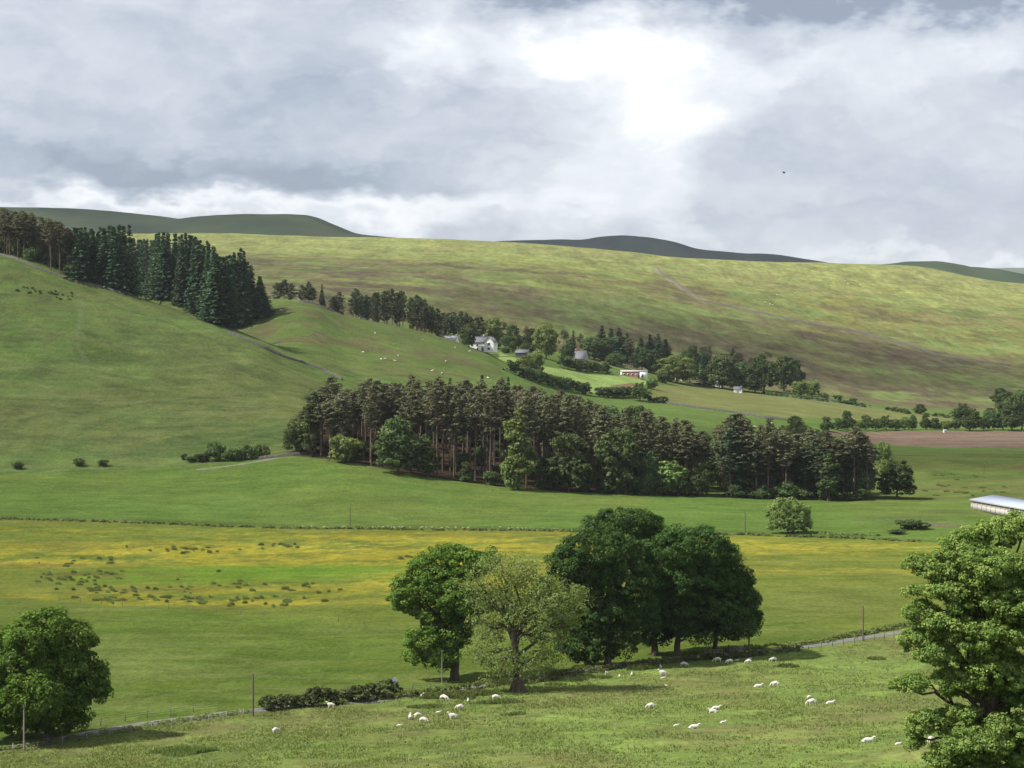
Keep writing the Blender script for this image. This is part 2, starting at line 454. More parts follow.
strip([(0,322),(40,330),(90,338),(150,345),(200,356),(240,372)], .9, A(112,126,78), 0.5, 700)
strip([(20,420),(80,412),(140,404),(200,398),(262,394)], .8, A(70,88,50), 0.5, 690)
strip([(100,300),(150,316),(200,335),(232,350)], .9, A(80,94,54), 0.45, 700)
strip([(290,300),(340,326),(400,346),(470,360)], 1.0, A(114,124,80), 0.45, 880)
Vg = np.stack([Xg, Dg, Zg], -1).reshape(-1, 3)
jj, ii = np.meshgrid(np.arange(NC - 1), np.arange(NR - 1))
i0 = (ii * NC + jj).ravel()
Qg = np.stack([i0, i0 + 1, i0 + NC + 1, i0 + NC], 1)

gm, nt, out = mat('pasture_and_moor')
ca = nt.nodes.new('ShaderNodeAttribute'); ca.attribute_name = 'field'
tc = nt.nodes.new('ShaderNodeTexCoord')
def gnoise(sc, det, rough=0.6, stretch=(1, 1, 1)):
    mp = nt.nodes.new('ShaderNodeMapping'); mp.inputs['Scale'].default_value = stretch
    nt.links.new(tc.outputs['Object'], mp.inputs[0])
    z = nt.nodes.new('ShaderNodeTexNoise'); z.inputs['Scale'].default_value = sc; z.inputs['Detail'].default_value = det; z.inputs['Roughness'].default_value = rough
    nt.links.new(mp.outputs[0], z.inputs['Vector']); return z.outputs[0]
n1 = gnoise(0.9, 5, 0.7, (1, 0.6, 1)); n2 = gnoise(0.06, 6, 0.65); n3 = gnoise(0.22, 5, 0.7, (0.5, 1.0, 1))
v1 = math_(nt, 'MULTIPLY_ADD', n1, 1.1, 0.45)
n4 = gnoise(0.035, 7, 0.75, (0.6, 1.0, 1.0))
v2 = math_(nt, 'MULTIPLY_ADD', n2, 0.7, 0.65)
v3 = math_(nt, 'MULTIPLY_ADD', n3, 0.9, 0.55)
v = math_(nt, 'MULTIPLY', math_(nt, 'MULTIPLY', v1, v2), math_(nt, 'MULTIPLY', v3, math_(nt, 'MULTIPLY_ADD', n4, 0.8, 0.6)))
m1 = gnoise(1.0, 4, 0.65, (0.16, 0.022, 0.16)); m2 = gnoise(1.0, 3, 0.6, (0.035, 0.009, 0.035))
mm = math_(nt, 'MULTIPLY', math_(nt, 'MULTIPLY_ADD', m1, 1.3, 0.35), math_(nt, 'MULTIPLY_ADD', m2, 1.3, 0.35))
v = math_(nt, 'MULTIPLY', v, math_(nt, 'ADD', 1.0, math_(nt, 'MULTIPLY', ca.outputs['Alpha'], math_(nt, 'ADD', mm, -1.0))))
hs = nt.nodes.new('ShaderNodeHueSaturation')
nt.links.new(math_(nt, 'MULTIPLY_ADD', n3, -0.05, 0.525), hs.inputs['Hue'])
nt.links.new(v, hs.inputs['Value']); nt.links.new(ca.outputs['Color'], hs.inputs['Color'])
b = nt.nodes.new('ShaderNodeBsdfDiffuse'); b.inputs['Roughness'].default_value = 0.8
bp = nt.nodes.new('ShaderNodeBump'); bp.inputs['Strength'].default_value = 0.9; bp.inputs['Distance'].default_value = 0.6
nt.links.new(math_(nt, 'ADD', n1, math_(nt, 'MULTIPLY', n3, 1.5)), bp.inputs['Height'])
nt.links.new(bp.outputs[0], b.inputs['Normal'])
nt.links.new(hs.outputs[0], b.inputs[0]); nt.links.new(b.outputs[0], out.inputs[0])

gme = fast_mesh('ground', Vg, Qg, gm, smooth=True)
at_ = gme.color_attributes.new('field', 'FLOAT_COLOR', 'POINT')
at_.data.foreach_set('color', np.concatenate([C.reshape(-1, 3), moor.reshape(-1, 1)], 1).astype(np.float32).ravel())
go = link('ground', gme)
tag(go, 'green valley pasture, buttercup meadow and open moorland', 'ground', kind='structure')

# ---------------------------------------------------------------- draped strips (road, track)
def drape(name, pts, width, m, lift, step=3.0, dmin=0, wob=0.0):
    W = [at(x, y, dmin) for x, y in pts]
    P = [W[0]]
    for a_, b_ in zip(W[:-1], W[1:]):
        k = max(1, int((b_ - a_).length / step))
        for i in range(1, k + 1): P.append(a_.lerp(b_, i / k))
    P = [np.array((p.x, p.y)) for p in P]
    for _ in range(6):
        P = [P[0]] + [(P[i-1] + 2 * P[i] + P[i+1]) / 4 for i in range(1, len(P) - 1)] + [P[-1]]
    V = []; Q = []
    for i, p in enumerate(P):
        t = P[min(i + 1, len(P) - 1)] - P[max(i - 1, 0)]; t /= np.linalg.norm(t)
        nrm = np.array((-t[1], t[0]))
        ww = width * (1 + wob * (random.random() - 0.5))
        for s in (-0.5, -0.25, 0, 0.25, 0.5):
            q = p + nrm * s * ww
            V.append((q[0], q[1], ground(q[0], q[1]) + lift * (1 if abs(s) < 0.4 else 0.35)))
    for i in range(len(P) - 1):
        for k in range(4):
            Q.append((i*5+k, i*5+k+1, (i+1)*5+k+1, (i+1)*5+k))
    return link(name, fast_mesh(name, V, Q, m, smooth=True)), P

road_m = simple_mat('worn_tarmac', (0.10,0.097,0.085), (0.155,0.15,0.13), 0.6, 0.9, 5, 0.1)
gravel_m = simple_mat('stony_track', (0.085,0.085,0.055), (0.15,0.145,0.11), 0.8, 0.95, 5, 0.3)
ROADPTS = [(-60,757),(0,750),(30,745),(60,739),(100,733),(165,722),(200,716),(250,710),(330,705),(400,697),(470,689),(520,681),(600,668),(680,659),(760,651),(830,644),(900,632),(960,623),(1024,616),(1100,606)]
ro, ROADP = drape('road', ROADPTS, 2.6, road_m, 0.09)
tag(ro, 'narrow grey country lane running along the foot of the sheep meadow', 'road', kind='structure')
tr, _ = drape('track', [(196,470),(230,466),(262,461),(290,455),(315,451)], 2.6, gravel_m, 0.08, 2.0, 0, 0.9)
tag(tr, 'pale stony track at the foot of the left hill beside the wood', 'track', kind='structure')
ld, _ = drape('path', [(700,386.5),(735,390),(775,396),(812,400.5),(850,405),(900,411.5)], 3.2, gravel_m, 0.1, 4, 950)
tag(ld, 'pale farm lane running past the cottages under the tree belt', 'lane', kind='structure')

# ---------------------------------------------------------------- far hills
def far_hill(crest, D, depth, base_z, color1, color2, label, amp=8):
    xs = np.linspace(crest[0][0], crest[-1][0], 240)
    ys = pchip([c[0] for c in crest], [c[1] for c in crest], xs)
    zc = CAMZ - (ys - 384) * D / F
    V = []; m = 40
    for k in range(m):
        t = k / (m - 1)                      # 0 foot (near) .. 1 crest .. then the far side
        prof = math.sin(min(t / 0.62, 1) * PI / 2) ** 1.15 if t <= 0.62 else math.cos((t - 0.62) / 0.38 * PI / 2)
        d = D + (t - 0.62) * depth
        X = D * (xs - 512) / F
        Z = base_z + (zc - base_z) * prof + (fbm(X / 300, np.full_like(X, d / 300), 4, 5) - 0.5) * amp * 2.6 * prof * (1 if abs(t - 0.62) > 0.02 else 0.3)
        V.append(np.stack([X, np.full_like(X, d), Z], 1))
    V = np.concatenate(V); n = len(xs)
    jj, ii = np.meshgrid(np.arange(n - 1), np.arange(m - 1)); i0 = (ii * n + jj).ravel()
    Q = np.stack([i0, i0 + 1, i0 + n + 1, i0 + n], 1)
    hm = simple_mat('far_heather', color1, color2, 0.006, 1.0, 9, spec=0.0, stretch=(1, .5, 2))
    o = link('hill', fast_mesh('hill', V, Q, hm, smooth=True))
    return tag(o, label, 'hill', kind='structure')
far_hill([(-500,225),(-150,207),(0,207.5),(60,208),(110,211),(160,216),(190,219.5),(215,217.5),(250,216.5),(290,215.5),(312,216.5),(335,225),(360,234.5),(390,239),(450,246),(560,262)], 4700, 1900, 110,
         A(44,68,44), A(84,100,62), 'dark rounded moorland hill on the left skyline behind the conifers')
far_hill([(420,252),(470,243.5),(500,240.5),(545,239.5),(580,239),(602,236),(622,235),(645,236.5),(670,241),(690,247),(715,251),(740,254),(770,256),(800,260.5),(820,264.5),(870,276)], 4900, 1500, 120,
         A(42,58,54), A(70,84,70), 'dark low hill rising above the middle of the moor skyline')
far_hill([(850,266),(885,264),(905,262.5),(925,263),(945,266),(962,269.5),(985,271.5),(1010,276),(1040,281),(1120,292)], 4600, 1300, 90,
         A(42,66,44), A(74,92,58), 'dark green hill shoulder on the right skyline')
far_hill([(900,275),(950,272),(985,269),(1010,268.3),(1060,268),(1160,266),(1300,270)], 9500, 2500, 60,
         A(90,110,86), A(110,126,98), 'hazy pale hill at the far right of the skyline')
# ---------------------------------------------------------------- camera
cam = bpy.data.cameras.new('camera'); cam.sensor_width = 36; cam.lens = F * 36 / 1024
cam.clip_start = 1; cam.clip_end = 60000
co = bpy.data.objects.new('camera', cam); COL.objects.link(co)
co.location = (0, 0, CAMZ); co.rotation_euler = (math.radians(90), 0, 0)
scene.camera = co

# ---------------------------------------------------------------- sun
SUN_EL, SUN_AZ = 50.0, -104.0      # azimuth from straight ahead, negative = left
sd = Vector((math.sin(math.radians(SUN_AZ)) * math.cos(math.radians(SUN_EL)), math.cos(math.radians(SUN_AZ)) * math.cos(math.radians(SUN_EL)), math.sin(math.radians(SUN_EL))))
sl = bpy.data.lights.new('sun', 'SUN'); sl.energy = 4.8; sl.angle = math.radians(0.6); sl.color = (1.0, 0.95, 0.86)
so = bpy.data.objects.new('sun', sl); COL.objects.link(so); so.location = sd * 300
so.rotation_euler = sd.to_track_quat('Z', 'Y').to_euler()

# ---------------------------------------------------------------- sky: blue sky under a broken cloud layer
w = bpy.data.worlds.new('World'); scene.world = w; w.cycles.sampling_method = 'MANUAL'; w.cycles.sample_map_resolution = 512; w.use_nodes = True
nt = w.node_tree; nt.nodes.clear()
out = nt.nodes.new('ShaderNodeOutputWorld')
sky = nt.nodes.new('ShaderNodeTexSky'); sky.sky_type = 'NISHITA'; sky.sun_disc = False
sky.sun_elevation = math.radians(SUN_EL); sky.sun_rotation = math.radians(SUN_AZ)
bg1 = nt.nodes.new('ShaderNodeBackground'); bg1.inputs[1].default_value = 0.1
nt.links.new(sky.outputs[0], bg1.inputs[0])
tc = nt.nodes.new('ShaderNodeTexCoord'); sep = nt.nodes.new('ShaderNodeSeparateXYZ')
nt.links.new(tc.outputs['Generated'], sep.inputs[0])
X, Y, Z = sep.outputs
az = math_(nt, 'ARCTAN2', X, Y)                         # bearing
el = math_(nt, 'ARCSINE', Z)                            # altitude
# cloud layer pattern: noise stretched sideways, finer low down
cmb = nt.nodes.new('ShaderNodeCombineXYZ')
nt.links.new(az, cmb.inputs[0]); nt.links.new(math_(nt, 'MULTIPLY', el, 1.9), cmb.inputs[1])
def wnoise(sc, det, rough, off=0.0, dist=0.0, sx=1.0):
    mp = nt.nodes.new('ShaderNodeMapping'); mp.inputs['Location'].default_value = (off, off * 0.7, off * 0.3); mp.inputs['Scale'].default_value = (sx, 1, 1)
    nt.links.new(cmb.outputs[0], mp.inputs[0])
    z = nt.nodes.new('ShaderNodeTexNoise'); z.inputs['Scale'].default_value = sc; z.inputs['Detail'].default_value = det; z.inputs['Roughness'].default_value = rough
    z.inputs['Distortion'].default_value = dist
    nt.links.new(mp.outputs[0], z.inputs['Vector']); return z.outputs[0]
wob1 = math_(nt, 'MULTIPLY_ADD', wnoise(16, 4, 0.62, 3.1), 0.085, -0.0425)
wob2 = math_(nt, 'MULTIPLY_ADD', wnoise(16, 4, 0.62, 9.7), 0.06, -0.03)
wob3 = math_(nt, 'MULTIPLY_ADD', wnoise(48, 4, 0.6, 7.7), 0.020, -0.010); wob4 = math_(nt, 'MULTIPLY_ADD', wnoise(48, 4, 0.6, 13.7), 0.016, -0.008)
azw = math_(nt, 'ADD', math_(nt, 'ADD', az, wob1), wob3); elw = math_(nt, 'ADD', math_(nt, 'ADD', el, wob2), wob4)
# billows: soft cells on the warped sky coordinates
cw = nt.nodes.new('ShaderNodeCombineXYZ'); nt.links.new(azw, cw.inputs[0]); nt.links.new(math_(nt, 'MULTIPLY', elw, 1.7), cw.inputs[1])
vo = nt.nodes.new('ShaderNodeTexVoronoi'); vo.feature = 'SMOOTH_F1'; vo.inputs['Scale'].default_value = 15; vo.inputs['Detail'].default_value = 2.5
vo.inputs['Roughness'].default_value = 0.55; vo.inputs['Lacunarity'].default_value = 2.3; vo.inputs['Smoothness'].default_value = 0.55
nt.links.new(cw.outputs[0], vo.inputs['Vector'])
billow = math_(nt, 'MULTIPLY_ADD', vo.outputs['Distance'], -0.36, 0.205)
total = None
# (bearing, altitude, half width, half height, brightness)
BL = [((px - 512) / F, (384 - py) / F, rx / F, ry / F, a_) for px, py, rx, ry, a_ in [
    (672, 128, 70, 54, 0.56), (710, 66, 170, 32, 0.34), (570, 44, 100, 28, 0.30), (620, 185, 80, 22, 0.06), (415, 40, 50, 30, 0.45), (540, 150, 80, 50, 0.14), (480, 90, 50, 30, -0.12),
    (150, 207, 240, 9, 0.42), (400, 218, 120, 16, 0.40), (560, 205, 120, 26, 0.12), (660, 205, 120, 24, 0.14),
    (110, 30, 150, 34, -0.10), (210, 100, 120, 40, -0.08), (130, 100, 130, 50, 0.05), (990, 70, 120, 24, 0.30), (940, 258, 180, 9, 0.30), (850, 95, 60, 40, 0.12),
    (150, 174, 190, 20, -0.46), (60, 120, 90, 40, -0.10), (330, 130, 150, 50, -0.10), (420, 100, 110, 50, -0.02), (900, 6, 230, 20, -0.75), (600, -8, 180, 14, -0.5),
    (860, 205, 170, 30, -0.14), (900, 150, 120, 40, -0.06), (480, 190, 80, 14, -0.10), (780, 225, 160, 12, -0.10), (330, 175, 60, 12, -0.1)]]
for bx, by, rx, ry, amp in BL:
    u = math_(nt, 'MULTIPLY', math_(nt, 'SUBTRACT', azw, bx), 1 / rx)
    v = math_(nt, 'MULTIPLY', math_(nt, 'SUBTRACT', elw, by), 1 / ry)
    r2 = math_(nt, 'ADD', math_(nt, 'MULTIPLY', u, u), math_(nt, 'MULTIPLY', v, v))
    gg = math_(nt, 'MULTIPLY', math_(nt, 'EXPONENT', math_(nt, 'MULTIPLY', r2, -1.0)), amp)
    total = gg if total is None else math_(nt, 'ADD', total, gg)
tex = math_(nt, 'ADD', math_(nt, 'MULTIPLY_ADD', wnoise(9, 5, 0.55, 1.3, 0.0), 0.40, -0.20), math_(nt, 'MULTIPLY_ADD', wnoise(30, 6, 0.58, 5.3, 0.0), 0.22, -0.11))
val = math_(nt, 'ADD', math_(nt, 'ADD', total, math_(nt, 'ADD', tex, billow)), 0.60, clamp=True)
cr = ramp(nt, val, [(0.0, s2l((148/255,158/255,175/255))), (0.2, s2l((172/255,181/255,197/255))), (0.42, s2l((200/255,206/255,216/255))), (0.62, s2l((220/255,225/255,232/255))), (0.82, s2l((240/255,243/255,247/255))), (1.0, (1.05,1.05,1.06))])
bg2 = nt.nodes.new('ShaderNodeBackground'); nt.links.new(cr.outputs[0], bg2.inputs[0]); bg2.inputs[1].default_value = 0.69
mx = nt.nodes.new('ShaderNodeMixShader'); mx.inputs[0].default_value = 0.9
nt.links.new(bg1.outputs[0], mx.inputs[1]); nt.links.new(bg2.outputs[0], mx.inputs[2])
nt.links.new(mx.outputs[0], out.inputs[0])

# ---------------------------------------------------------------- clouds overhead that shade parts of the valley
ck, nt, out = mat('cloud_vapour')
tc = nt.nodes.new('ShaderNodeTexCoord')
nz = nt.nodes.new('ShaderNodeTexNoise'); nz.inputs['Scale'].default_value = 2.2; nz.inputs['Detail'].default_value = 5
nt.links.new(tc.outputs['Object'], nz.inputs['Vector'])
ln = nt.nodes.new('ShaderNodeVectorMath'); ln.operation = 'LENGTH'
fl = nt.nodes.new('ShaderNodeVectorMath'); fl.operation = 'MULTIPLY'; fl.inputs[1].default_value = (1, 1, 0); nt.links.new(tc.outputs['Object'], fl.inputs[0]); nt.links.new(fl.outputs[0], ln.inputs[0])
f = math_(nt, 'ADD', ln.outputs['Value'], math_(nt, 'MULTIPLY_ADD', nz.outputs[0], 0.9, -0.45))
mr = nt.nodes.new('ShaderNodeMapRange'); mr.interpolation_type = 'SMOOTHSTEP'
mr.inputs['From Min'].default_value = 0.35; mr.inputs['From Max'].default_value = 0.92; mr.inputs['To Min'].default_value = 0.36; mr.inputs['To Max'].default_value = 0.0
nt.links.new(f, mr.inputs['Value'])
td = nt.nodes.new('ShaderNodeBsdfTransparent'); df = nt.nodes.new('ShaderNodeBsdfTranslucent'); df.inputs[0].default_value = (0.9, 0.9, 0.92, 1)
m2 = nt.nodes.new('ShaderNodeMixShader'); nt.links.new(mr.outputs[0], m2.inputs[0]); nt.links.new(td.outputs[0], m2.inputs[1]); nt.links.new(df.outputs[0], m2.inputs[2])
nt.links.new(m2.outputs[0], out.inputs[0])
def cloud(px, d, rx, ry, alt, label):
    g0 = at_d(px, d)
    t = (alt - g0.z) / sd.z
    c = g0 + sd * t
    import bmesh
    bm = bmesh.new(); bmesh.ops.create_icosphere(bm, subdivisions=4, radius=1.0)
    for v in bm.verts:
        k = 0.78 + 0.4 * float(fbm(v.co.x * 2 + px * .01, v.co.y * 2 + v.co.z, 3, 2))
        v.co *= k
    me = bpy.data.meshes.new('cloud'); bm.to_mesh(me); bm.free(); me.materials.append(ck)
    me.polygons.foreach_set('use_smooth', np.ones(len(me.polygons), bool))
    o = link('cloud', me); o.location = c; o.scale = (rx, ry, 70)
    tag(o, label, 'cloud', 'clouds over the valley', kind='stuff')
CLOUDS = [(960, 900, 180, 170, 1250), (880, 1680, 420, 360, 1450), (150, 4700, 1700, 1100, 1900), (650, 4900, 1300, 900, 1800)]
for cx, cd, rx, ry, alt in CLOUDS:
    cloud(cx, cd, rx, ry, alt, 'grey cloud drifting above the valley and shading the land below')

# ---------------------------------------------------------------- haze
hzm, nt, out = mat('valley_haze')
pv = nt.nodes.new('ShaderNodeVolumePrincipled'); pv.inputs['Density'].default_value = HAZE
pv.inputs['Color'].default_value = (0.86, 0.92, 1.0, 1); pv.inputs['Anisotropy'].default_value = 0.2
nt.links.new(pv.outputs[0], out.inputs['Volume'])
a = Acc(); a.box((0, 14000, 190), (36000, 34000, 660))
if HAZE > 0:
    ho = link('haze', a.mesh('haze', hzm)); tag(ho, 'thin bluish air between the camera and the far hills', 'haze', kind='stuff')

# ---------------------------------------------------------------- render settings
scene.render.engine = 'CYCLES'
scene.view_settings.view_transform = 'Standard'; scene.view_settings.look = 'None'
scene.view_settings.exposure = 0.68; scene.view_settings.gamma = 1.0
scene.view_settings.use_curve_mapping = False
cy = scene.cycles
cy.use_denoising = True; cy.adaptive_threshold = 0.012
cy.max_bounces = 5; cy.diffuse_bounces = 3; cy.glossy_bounces = 1; cy.transmission_bounces = 3; cy.transparent_max_bounces = 16; cy.volume_bounces = 0
cy.sample_clamp_indirect = 4
# ---------------------------------------------------------------- foliage and bark
def K(*c): return tuple(v for v in c)
M_OAK   = leaf_mat('leaves_deep_green', K(0.030,0.068,0.021), K(0.054,0.112,0.026), K(0.093,0.165,0.043), 0.28)
M_LONE  = leaf_mat('leaves_mid_green',  K(0.053,0.109,0.018), K(0.099,0.182,0.029), K(0.167,0.266,0.048), 0.32)
M_SYC   = leaf_mat('leaves_fresh_green',K(0.091,0.163,0.037), K(0.171,0.265,0.063), K(0.299,0.387,0.110), 0.34)
M_WILLOW= leaf_mat('leaves_thin_olive', K(0.106,0.150,0.044), K(0.162,0.217,0.070), K(0.225,0.268,0.110), 0.40)
M_BROAD = leaf_mat('leaves_wood_green', K(0.043,0.073,0.029), K(0.083,0.126,0.044), K(0.142,0.183,0.071), 0.30, 0.05)
M_PALE  = leaf_mat('leaves_pale_green', K(0.105,0.165,0.045), K(0.158,0.225,0.068), K(0.225,0.285,0.098), 0.34, 0.04)
M_PINE  = leaf_mat('needles_brown_green', K(0.068,0.074,0.041), K(0.116,0.117,0.063), K(0.176,0.168,0.094), 0.15, 0.05)
M_DPINE = leaf_mat('needles_dark_green', K(0.038,0.056,0.031), K(0.061,0.084,0.042), K(0.100,0.120,0.061), 0.12, 0.05)
M_SPRUCE= leaf_mat('needles_blue_green', K(0.033,0.066,0.039), K(0.055,0.101,0.055), K(0.091,0.153,0.076), 0.12, 0.04)
M_HEDGE = leaf_mat('leaves_hedge', K(0.035,0.058,0.021), K(0.059,0.093,0.032), K(0.106,0.144,0.050), 0.25)
M_RUSH  = leaf_mat('rush_blades', K(0.114,0.139,0.047), K(0.173,0.212,0.066), K(0.230,0.287,0.097), 0.25, 0.05)
M_NETTLE= leaf_mat('nettle_leaves', K(0.074,0.105,0.033), K(0.121,0.162,0.049), K(0.185,0.217,0.073), 0.25, 0.03)
M_GRASS = leaf_mat('grass_blades', K(0.090,0.132,0.036), K(0.138,0.186,0.054), K(0.198,0.228,0.084), 0.30, 0.0)
M_WHITEF= leaf_mat('white_umbels', K(0.300,0.360,0.220), K(0.450,0.480,0.380), K(0.620,0.640,0.550), 0.2, 0.0)
M_BARK  = simple_mat('bark_grey_brown', (.045,.036,.026), (.115,.095,.072), 1.6, 0.95, 6, 0.4, stretch=(1,1,.3), spec=.1)
M_PBARK = simple_mat('bark_pine', (.075,.055,.042), (.17,.125,.095), 1.2, 0.95, 6, 0.3, stretch=(1,1,.3), spec=.1)
M_PALEB = simple_mat('bark_pale', (.20,.17,.12), (.34,.29,.21), 1.6, 0.95, 6, 0.3, stretch=(1,1,.3), spec=.1)

def unit(v): return v / (np.linalg.norm(v, axis=-1, keepdims=True) + 1e-9)
def rdir(n, rng): return unit(rng.normal(size=(n, 3)))

def leaf_quads(Cn, Nn, S, rng, aspect=0.62):
    n = len(Cn)
    Nn = unit(Nn)
    a = unit(np.cross(Nn, rdir(n, rng))); b = np.cross(Nn, a)
    S = np.asarray(S).reshape(-1, 1)
    k = rng.uniform(0.75, 1.2, (n, 1))
    f = Nn * S * 0.18
    V = np.stack([Cn + a * S * k - f, Cn + b * S * aspect, Cn - a * S * k - f, Cn - b * S * aspect], 1)
    return V.reshape(-1, 3), np.arange(n * 4).reshape(-1, 4)

def crown_clumps(lobes, n, rng, low=0.45, rmin=0.78, rmax=1.04):
    """clump centres on the shell of a union of ellipsoids, with outward directions"""
    L = np.array([l[:3] for l in lobes], float); R = np.array([l[3:6] for l in lobes], float)
    wgt = (R[:, 0] * R[:, 2]) ** 1.0; wgt /= wgt.sum()
    P = []; D = []
    while len(P) < n:
        i = rng.choice(len(L), p=wgt); d = rdir(1, rng)[0]
        if d[2] < -0.2 and rng.random() > low: continue
        p = L[i] + d * R[i] * rng.uniform(rmin, rmax)
        q = ((p - L) / R); q2 = (q * q).sum(1); q2[i] = 9
        if (q2 < 0.55).any(): continue
        P.append(p); D.append(d)
    return np.array(P), np.array(D)

def crown_mesh(name, lobes, n_clump, per, clump_r, leaf, m, rng, low=0.45, fill=0.12, flat=0.7, rmin=0.78, gaps=0.0, hang=0.0):
    P, D = crown_clumps(lobes, n_clump, rng, low, rmin)
    if gaps: 
        keep = rng.random(len(P)) > gaps; P, D = P[keep], D[keep]
    rc = clump_r * rng.uniform(0.35, 1.0, len(P)) ** 1.2 * 1.65
    idx = np.repeat(np.arange(len(P)), per)
    d = rdir(len(idx), rng)
    up = np.array([0, 0, 1.0])
    d = unit(d + 0.35 * D[idx] + 0.25 * up)
    r = rc[idx][:, None] * rng.uniform(0.45, 1.0, (len(idx), 1)) ** 0.6
    off = d * r * np.array([1, 1, flat])
    off[:, 2] -= hang * np.abs(rng.normal(size=len(idx))) * rc[idx]
    c = P[idx] + off
    nrm = unit(d * 0.9 + 0.5 * up + 0.75 * rdir(len(idx), rng))
    tint = np.clip(0.5 + 0.20 * rng.normal(size=len(P))[idx] + 0.16 * rng.normal(size=len(idx)), 0, 1)
    if fill:
        nf = int(len(idx) * fill)
        L = np.array([l[:3] for l in lobes], float); R = np.array([l[3:6] for l in lobes], float)
        wgt = R.prod(1); wgt /= wgt.sum()
        k = rng.choice(len(L), nf, p=wgt)
        cf = L[k] + rdir(nf, rng) * R[k] * (rng.random((nf, 1)) ** 0.5) * 0.85
        c = np.concatenate([c, cf]); nrm = np.concatenate([nrm, rdir(nf, rng)])
        tint = np.concatenate([tint, np.clip(rng.normal(0.45, 0.15, nf), 0, 1)])
    S = leaf * rng.uniform(0.65, 1.3, len(c))
    V, Q = leaf_quads(c, nrm, S, rng)
    return fast_mesh(name, V, Q, m, tint), P

def limb(a, p0, p1, r0, r1, rng, n=6, seg=6, sag=0.0, wob=0.06):
    p0 = np.array(p0, float); p1 = np.array(p1, float)
    t = np.linspace(0, 1, seg)[:, None]
    L = np.linalg.norm(p1 - p0)
    P = p0 + (p1 - p0) * t
    P += (rng.normal(size=(seg, 3)) * wob * L) * np.sin(t * PI)
    P[:, 2] += sag * L * np.sin(t[:, 0] * PI)
    a.tube(P, r0 + (r1 - r0) * np.linspace(0, 1, seg) ** 0.8, n)
    return P

def broad_trunk(name, lobes, P, H0, r, m, rng, lean=(0, 0), twigs=40, n=8, flare=1.5, limb_r=0.42, fork=None):
    """trunk to height H0, a limb to every lobe, thinner branches to some clumps"""
    a = Acc()
    top = np.array([lean[0], lean[1], H0])
    zt = max(l[2] for l in lobes)
    ts = np.linspace(0, 1, 8)
    tr = np.stack([lean[0] * ts ** 1.4, lean[1] * ts ** 1.4, H0 * ts], 1)
    tr[1:-1, :2] += rng.normal(size=(6, 2)) * r * 0.16
    tr[0, 2] = -0.5
    rad = r * (1 - 0.35 * ts); rad[0] = r * flare; rad[1] = r * (1 + (flare - 1) * 0.25)
    a.tube(tr, rad, n + 2)
    mids = []
    for l in lobes:
        c = np.array(l[:3]) * np.array([.9, .9, 1.0])
        s = tr[rng.integers(4, 8)] if l[2] > H0 * .8 else tr[rng.integers(3, 6)]
        Pm = limb(a, s, c, r * limb_r, r * 0.12, rng, n, 7, sag=0.06)
        mids.append(Pm)
    for _ in range(twigs):
        k = rng.integers(len(P)); p = P[k]
        j = int(np.argmin([np.linalg.norm(np.array(l[:3]) - p) for l in lobes]))
        s = mids[j][rng.integers(3, 7)]
        limb(a, s, p, r * 0.11, r * 0.025, rng, 4, 4, 0.03)
    return a.mesh(name, m, smooth=True)

# --- wood-scale broadleaf prototypes (trunk mesh, crown mesh), nominal height 1 * H
def proto_broad(H, W, m, seed, n_clump=150, per=34, leaf=0.46, clump_r=1.3, bare=0.12, slim=False, pt=None, bark=None):
    rng = np.random.default_rng(seed)
    lobes = []
    nl = 7 if not slim else 6
    z0 = H * bare
    for i in range(nl):
        if slim:
            z = z0 + (H - z0) * (0.15 + 0.75 * i / (nl - 1)); rr = W * 0.5 * (1.05 - 0.55 * i / (nl - 1)) * rng.uniform(.8, 1.1)
            lobes.append((rng.normal() * W * .08, rng.normal() * W * .08, z, rr, rr, H * 0.13))
        else:
            ang = i * 2.4 + rng.random(); rr = W * rng.uniform(0.2, 0.32); rad = W * (0.5 - 0.27) * rng.uniform(.7, 1.25) * (0 if i == 0 else 1)
            z = H * (0.80 if i == 0 else rng.uniform(0.34, 0.76))
            lobes.append((math.cos(ang) * rad, math.sin(ang) * rad, z, rr * 1.05, rr * 1.05, H * rng.uniform(0.16, 0.22)))
    if not slim and bare < 0.2:
        for i in range(3):
            ang = i * 2.1 + rng.random(); lobes.append((math.cos(ang) * W * .2, math.sin(ang) * W * .2, H * .26, W * .24, W * .24, H * .15))
    cm, P = crown_mesh('crown', lobes, n_clump, per, clump_r, leaf, m, rng, low=0.6)
    tm = broad_trunk('trunk', lobes[:nl], P, H * 0.42, 0.022 * H, bark or M_BARK, rng, twigs=10, n=6)
    return tm, cm

